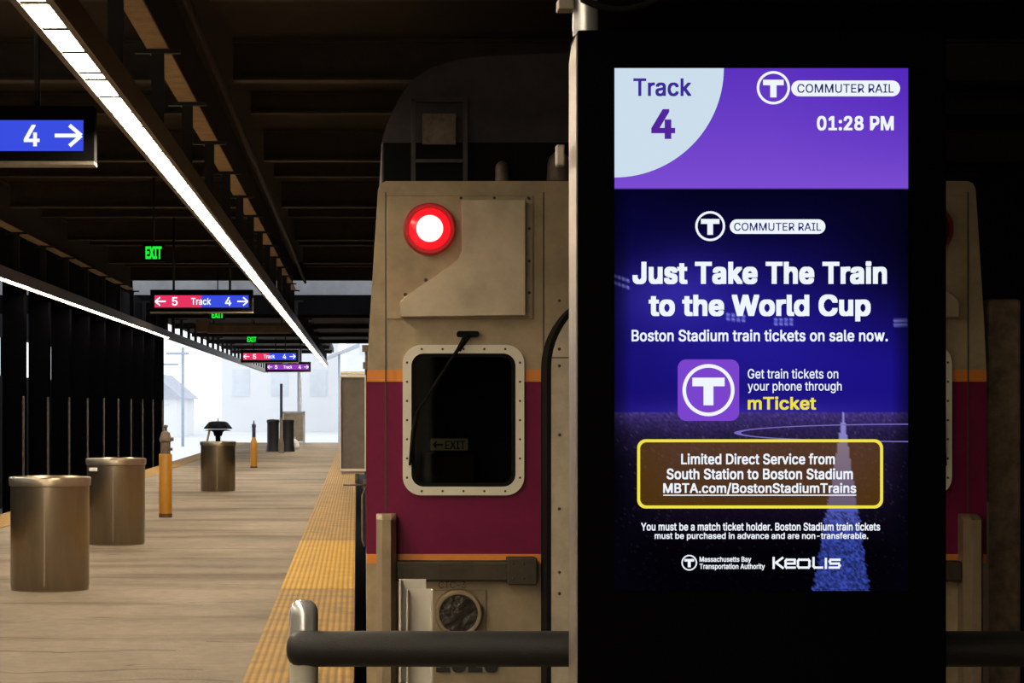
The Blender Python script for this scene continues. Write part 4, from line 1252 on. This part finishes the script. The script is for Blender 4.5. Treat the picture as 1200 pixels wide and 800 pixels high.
ords = ['nearest', 'second', 'third', 'fourth', 'fifth', 'sixth', 'seventh', 'eighth', 'ninth', 'tenth', 'eleventh', 'twelfth', 'thirteenth']
ys = [9.6, 12.7, 15.8, 18.9, 22.0, 25.1, 28.1, 31.0, 34.1, 37.2, 40.2, 43.3, 46.4]
for i, y in enumerate(ys):
    big = i % 2
    b = MB()
    z0 = EYE + (2.75 if big else 2.88)
    fw = .20 if big else .12
    for xa, xb in ((-9.4, -5.02), (-4.84, -1.49), (-1.05, 7.9)):
        ibeam(b, 'x', xa, xb, y, z0, CEIL, fw)
    tag(b.build('roof_beam', M['beam']), ords[i] + ' brown steel roof beam crossing above the platform and track, counted from the camera', 'beam', 'crosswise roof beams')

# ------------------------------------------------------------------ columns along the far platform edge
c0 = thing('steel_column', 'x', 'column', (-5.12, 31.4, PIT), 'dark columns along track edge')
MB().box(-5.45, -5.12, 31.4, 31.7, PIT, CEIL).build('shaft', M['column'], c0)
MB().box(-5.145, -5.115, 31.394, 31.45, PIT, 1.7, .008).build('corner_glint', M['edge_glint'], c0)  # added strip imitating the highlight on the column's front edge
cl = ['black steel column at the left picture edge, nearest of the row'] + [
    w_ + ' black steel column from the left in the platform edge row' for w_ in ords[1:10]] + ['last dark steel column of the row, beside the daylight']
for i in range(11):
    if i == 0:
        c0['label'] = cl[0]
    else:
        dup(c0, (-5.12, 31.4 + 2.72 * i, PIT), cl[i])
b = MB()
b.box(-5.5, -5.1, 18, 60, EYE + 1.95, EYE + 2.5)
struct(b.build('trim_4', M['blackwall']))

# ------------------------------------------------------------------ bins
def make_bin(loc, label, r, h):
    t = thing('litter_bin', label, 'bin', loc, 'steel litter bins')
    x, y, z = loc
    b = MB().lathe([(r * .97, .0), (r * .97, .02), (r * .985, .03), (r * .985, h - .07), (r * .93, h - .05), (r * .93, .1), (0, .1)], loc, 'z', 56)
    b.box(x - .006, x + .006, y - r * .995, y - r * .97, z + .04, z + h - .08)
    b.build('body', M['bin'], t)
    MB().lathe([(r * .985, h - .075), (r * 1.02, h - .07), (r * 1.03, h - .012), (r * 1.015, h), (r * .9, h + .004), (r * .86, h - .02), (r * .93, h - .05)], loc, 'z', 56, False).build('rim', M['binrim'], t)
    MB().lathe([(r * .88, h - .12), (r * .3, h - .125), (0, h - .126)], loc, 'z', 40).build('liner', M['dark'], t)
    return t


p = at(58.5, 690, 0 + EYE * F / (690 - VY))
b1 = make_bin((p.x, p.y, 0), 'nearest round brushed steel litter bin at the left picture edge', .338, .955)
p = at(136, 637, EYE * F / (637 - VY))
b2 = make_bin((p.x, p.y, 0), 'second round brushed steel litter bin, with a small white sticker under its rim', .33, .965)
MB().box(p.x - .27, p.x - .18, p.y - .29, p.y - .21, .83, .865).build('sticker', M['sticker'], b2)
p3 = at(255.5, 575, EYE * F / (575 - VY))
make_bin((p3.x, p3.y, 0), 'round brushed steel litter bin with a black umbrella sticking out', .32, .90)
# umbrella in the third bin
um = thing('umbrella', 'black umbrella stuck upright in the far steel litter bin', 'umbrella', (p3.x, p3.y, .1))
b = MB()
for k in range(8):
    pass
b.lathe([(.26, 1.13), (.255, 1.15), (.17, 1.25), (.12, 1.265), (0, 1.27)], (p3.x, p3.y, 0), 'z', 8)
b.lathe([(.25, 1.095), (.16, 1.12), (.09, 1.07), (.07, 1.0)], (p3.x, p3.y, 0), 'z', 8)
b.build('canopy', M['fabric'], um)
MB().tube([(p3.x, p3.y, .1), (p3.x, p3.y, 1.05)], [.02, .05], 12).build('folded_cloth', M['fabric'], um)
MB().tube([(p3.x, p3.y, 1.27), (p3.x, p3.y, 1.33)], .008, 8).build('tip', M['fabric'], um)
st = MB().tube([(p3.x - .19, p3.y, .2), (p3.x - .21, p3.y - .02, .85), (p3.x - .15, p3.y - .02, 1.11)], .02, 10)
tag(st.build('stick', M['wood']), 'pale wooden stick leaning out of the far bin beside the umbrella', 'stick')

# ------------------------------------------------------------------ yellow standpipe bollards
p = at(194, 606, EYE * F / (606 - VY))
bo = thing('bollard', 'yellow sleeved bollard with brown iron standpipe top near the second bin', 'bollard', (p.x, p.y, 0), 'yellow bollards')
x, y = p.x, p.y
MB().lathe([(.092, 0.05), (.092, .87), (.085, .885), (.06, .885)], (x, y, 0), 'z', 32).build('sleeve', M['yellow'], bo)
MB().lathe([(.094, 0), (.094, .055)], (x, y, 0), 'z', 32).build('foot', M['rust'], bo)
MB().lathe([(.07, .88), (.07, 1.05), (.085, 1.06), (.085, 1.10), (.075, 1.12), (.06, 1.18), (.03, 1.2), (.022, 1.21), (.022, 1.25), (.034, 1.26), (.034, 1.285), (0, 1.29)], (x, y, 0), 'z', 28).build('standpipe', M['iron'], bo)
MB().tube([(x + .05, y - .02, 1.09), (x + .115, y - .02, 1.09)], .026, 14).tube([(x + .07, y - .02, .95), (x + .10, y - .02, .95)], .02, 12).build('side_outlet', M['iron'], bo)
MB().lathe([(.035, 0), (.035, .03), (0, .035)], (x, y - .068, .97), 'y', 16).build('front_outlet', M['iron'], bo)
p = at(297.5, 548, EYE * F / (548 - VY))
x, y = p.x, p.y
bo = thing('bollard', 'slim yellow bollard with a dark blue top, beyond the umbrella bin', 'bollard', (x, y, 0), 'yellow bollards')
MB().lathe([(.085, 0.02), (.085, .62), (.05, .72), (.045, .76)], (x, y, 0), 'z', 28).build('sleeve', M['yellow'], bo)
MB().lathe([(.088, 0), (.088, .04)], (x, y, 0), 'z', 28).build('foot', M['rust'], bo)
MB().lathe([(.045, .75), (.045, 1.0), (.055, 1.02), (.05, 1.08), (.02, 1.1), (.012, 1.17), (0, 1.18)], (x, y, 0), 'z', 24).build('standpipe', M['navy'], bo)

# ------------------------------------------------------------------ things at the far platform end
for xx, lab in ((320, 'left black trash barrel at the far platform end'), (337.5, 'right black trash barrel at the far platform end, behind the slim post')):
    p = at(xx, 529, EYE * F / (529 - VY))
    t = thing('trash_barrel', lab, 'barrel', (p.x, p.y, 0), 'black barrels')
    MB().lathe([(.235, 0), (.23, .04), (.2, .3), (.2, .95), (.21, 1.0)], (p.x, p.y, 0), 'z', 28).build('body', M['plastic'], t)
    MB().lathe([(.215, .98), (.22, 1.02), (.2, 1.07), (0, 1.09)], (p.x, p.y, 0), 'z', 28).build('lid', M['plastic'], t)
p = at(330, 530, EYE * F / (530.5 - VY))
t = thing('signpost', 'slim signpost in front of the black barrels at the far platform end', 'post', (p.x, p.y - .35, 0))
yy = p.y - .35
MB().lathe([(.09, 0), (.09, .3), (.06, .5), (.05, 1.15)], (p.x, yy, 0), 'z', 16).build('lower_post', M['tan'], t)
MB().lathe([(.045, 1.15), (.045, 2.24), (0, 2.26)], (p.x, yy, 0), 'z', 16).build('upper_post', M['navy'], t)
p = at(344, 520, 88)
t = thing('notice_cabinet', 'tan notice cabinet standing at the far end of the platform', 'cabinet', (p.x, 88, 0))
MB().box(p.x - .38, p.x + .36, 88, 88.25, .12, 1.22, .01).build('panel', M['tan'], t)
MB().box(p.x + .36, p.x + .45, 87.97, 88.28, 0, 1.3).box(p.x - .45, p.x - .38, 87.97, 88.28, 0, 1.3).box(p.x - .45, p.x + .45, 87.97, 88.28, 1.22, 1.3).build('cabinet_frame', M['greypanel'], t)
p = at(345, 526, 78)
b = MB().lathe([(.12, 0), (.17, .06), (.17, .18), (.1, .3), (.03, .36), (.05, .42), (0, .43)], (p.x, 78.4, 0), 'z', 18)
tag(b.build('bag', M['whitebag']), 'small white bag on the platform right of the black barrels', 'bag')
p = at(351, 430, 90.5)
t = thing('support_pole', 'grey steel pole holding up the canopy at the far platform end', 'pole', (p.x, 90.5, 0))
MB().lathe([(.09, 0), (.09, C2)], (p.x, 90.5, 0), 'z', 16).build('shaft', M['mast'], t)
MB().lathe([(.16, 0), (.16, .05), (.1, .08)], (p.x, 90.5, 0), 'z', 16).build('base', M['mast'], t)

# ------------------------------------------------------------------ track signs and exit signs
def track_sign(label, d, zb, purple=False):
    X = -2.475
    t = thing('track_sign', label, 'sign', (X, d, zb - .07), 'hanging track signs')
    W, H = 1.5, .194
    MB().box(X - W / 2 - .07, X + W / 2 + .07, d, d + .14, zb - .065, zb + H + .09, .006).build('housing', M['signblack'], t)
    MB().box(X - W / 2 - .07, X + W / 2 + .07, d - .02, d + .16, zb - .088, zb - .066).build('bottom_trim', M['trimbar'], t)
    top = CEIL if d < 49 else C2
    for sx in (-.45, .45):
        MB().tube([(X + sx, d + .07, zb + H + .085), (X + sx, d + .07, top)], .02, 10).build('hanger', M['black'], t)
    MB().box(X - W / 2, X - .005 * 0, d - .003, d, zb, zb + H).build('left_display', M['sigpurple' if purple else 'sigred'], t)
    MB().box(X, X + W / 2, d - .003, d, zb, zb + H).build('right_display', M['sigpurple' if purple else 'sigblue'], t)
    y = d - .005
    zc = zb + H / 2
    add_text(MB(), '4', X + .375, X + .475, zc - .068, zc + .068, y, .018).build('numeral', M['sigwhite'], t)
    add_text(MB(), '5', X - .475, X - .38, zc - .068, zc + .068, y, .018).build('numeral', M['sigwhite'], t)
    add_text(MB(), 'Track', X - .165, X + .15, zc - .055, zc + .055, y, .018).build('word', M['sigwhite'], t)
    for s in (-1, 1):
        b = MB()
        tip = X + s * .738
        tail = X + s * .57
        th = .012
        for (xa, za), (xb, zb2) in (((tail, zc), (tip - s * .01, zc)), ((tip - s * .075, zc + .065), (tip, zc)), ((tip - s * .075, zc - .065), (tip, zc))):
            L_ = math.hypot(xb - xa, zb2 - za)
            nx_, nz_ = -(zb2 - za) / L_ * th, (xb - xa) / L_ * th
            vs = [b.bm.verts.new(q_) for q_ in ((xa + nx_, y, za + nz_), (xb + nx_, y, zb2 + nz_), (xb - nx_, y, zb2 - nz_), (xa - nx_, y, za - nz_))]
            b.face(vs)
        b.build('arrow', M['sigwhite'], t)
    return t


track_sign('nearest track sign with blue 4 and arrow, cut by the left picture edge', 14.0, EYE + 1.6)
track_sign('red and blue sign reading 5 Track 4 in mid platform', 35.4, EYE + 1.55)
track_sign('small red and blue track sign further down the platform', 63, EYE + 1.27)
track_sign('farthest small purple track sign at the canopy end', 80, EYE + 1.26, True)


def exit_sign(label, x, y, d, wpx, hpx, top):
    p = at(x, y, d)
    w2, h2 = wpx * d / F / 2, hpx * d / F / 2
    t = thing('exit_sign', label, 'sign', (p.x, d, p.z - h2), 'green exit signs')
    MB().box(p.x - w2 - .03, p.x + w2 + .03, d, d + .06, p.z - h2 - .03, p.z + h2 + .03, .004).build('housing', M['signblack'], t)
    MB().tube([(p.x, d + .03, p.z + h2 + .02), (p.x, d + .03, top)], .012, 10).build('stem', M['black'], t)
    b = MB()
    add_text(b, 'EXIT', p.x - w2, p.x + w2, p.z - h2, p.z + h2, d - .003, .05)
    b.build('lettering', M['exitgreen'], t)


exit_sign('largest green exit sign below a roof beam, left of the light trough', 180, 296, 28.1, 19, 15, EYE + 2.89)
exit_sign('green exit sign just below the red and blue mid platform sign', 255, 369, 47, 14, 7, CEIL)
exit_sign('green exit sign below the brown bulkhead box', 295, 397.5, 60, 11, 6, C2)
exit_sign('tiny farthest green exit sign between the two far track signs', 335, 424, 78, 8, 3.5, C2)
# brown box under the canopy
p = at(290, 390, 56)
t = thing('bulkhead_box', 'long brown box hanging under the far canopy above the platform', 'box', (p.x, 56, p.z))
MB().box(at(242, 0, 56).x, at(340, 0, 56).x, 56, 56.5, p.z, p.z + .22, .01).build('casing', M['brownbox'], t)
MB().box(at(230, 0, 56).x, at(244, 0, 56).x, 55.9, 56.4, p.z + .02, p.z + .34, .01).build('end_box', M['brownbox'], t)
for xx in (250, 330):
    q_ = at(xx, 0, 56)
    MB().box(q_.x - .02, q_.x + .02, 56.2, 56.25, p.z + .2, C2).build('hanger', M['black'], t)
for i, y in enumerate((58, 66, 74, 82, 90, 98)):
    b = MB()
    ibeam(b, 'x', -5.5, -1.1 if y > 83 else 7.9, y, C2 - .14, C2, .16)
    tag(b.build('canopy_beam', M['soot']), ords[i] + ' dark beam under the far canopy, counted from the camera', 'beam', 'far canopy beams')

# ------------------------------------------------------------------ the bright outside
def building(label, x0, x1, d, h, nxw, nyw, gable=False):
    t = thing('building', label, 'building', ((x0 + x1) / 2, d, PIT - .02), 'pale buildings outside')
    MB().box(x0, x1, d, d + 20, PIT - .02, h).build('wall', M['building'], t)
    for i in range(nxw):
        for j in range(nyw):
            cx = x0 + (i + .5) * (x1 - x0) / nxw
            cz = 1.5 + (j + .5) * (h - 2) / nyw
            ww, hh = (x1 - x0) / nxw * .22, (h - 2) / nyw * .3
            MB().box(cx - ww, cx + ww, d - .1, d + .05, cz - hh, cz + hh).build('window', M['winglass'], t)
    if gable:
        MB().prism([(x0 - .5, h), (x1 + .5, h), ((x0 + x1) / 2, h + 2.2)], 'y', d - .4, d + 20).build('roof', M['slate'], t)
    else:
        MB().box(x0 - .2, x1 + .2, d - .2, d + 20.2, h, h + .4).build('parapet', M['building'], t)
    return t


building('broad white washed out building beyond the platform end', -14, -2, 230, 16, 3, 3)
building('tall pale building at the right behind the track', -1.0, 8, 210, 14, 2, 3)
building('low house with grey pitched roof far left outside', -19.5, -15.4, 190, 2.1, 2, 1, True)
t = thing('signal_mast', 'pale blue signal mast with cross arms outside on the left', 'mast', (-11.6, 148, PIT - .02))
MB().tube([(-11.6, 148, PIT - .02), (-11.6, 148, 5.4)], .1, 10).build('shaft', M['mast'], t)
MB().box(-12.7, -11.2, 147.9, 148.1, 4.9, 5.05).box(-13.0, -11.9, 147.9, 148.1, 4.2, 4.32).build('cross_arm', M['mast'], t)
t = thing('canopy_shelter', 'grey shelter roof beside the track beyond the train', 'shelter', (-1.4, 150, PIT - .02))
MB().prism([(-2.5, 4.5), (.2, 5.6), (.2, 5.75), (-2.5, 4.62)], 'y', 150, 156).build('roof', M['slate'], t)
MB().tube([(-1.2, 152, PIT - .02), (-1.2, 152, 5.05)], .08, 10).build('post', M['mast'], t)
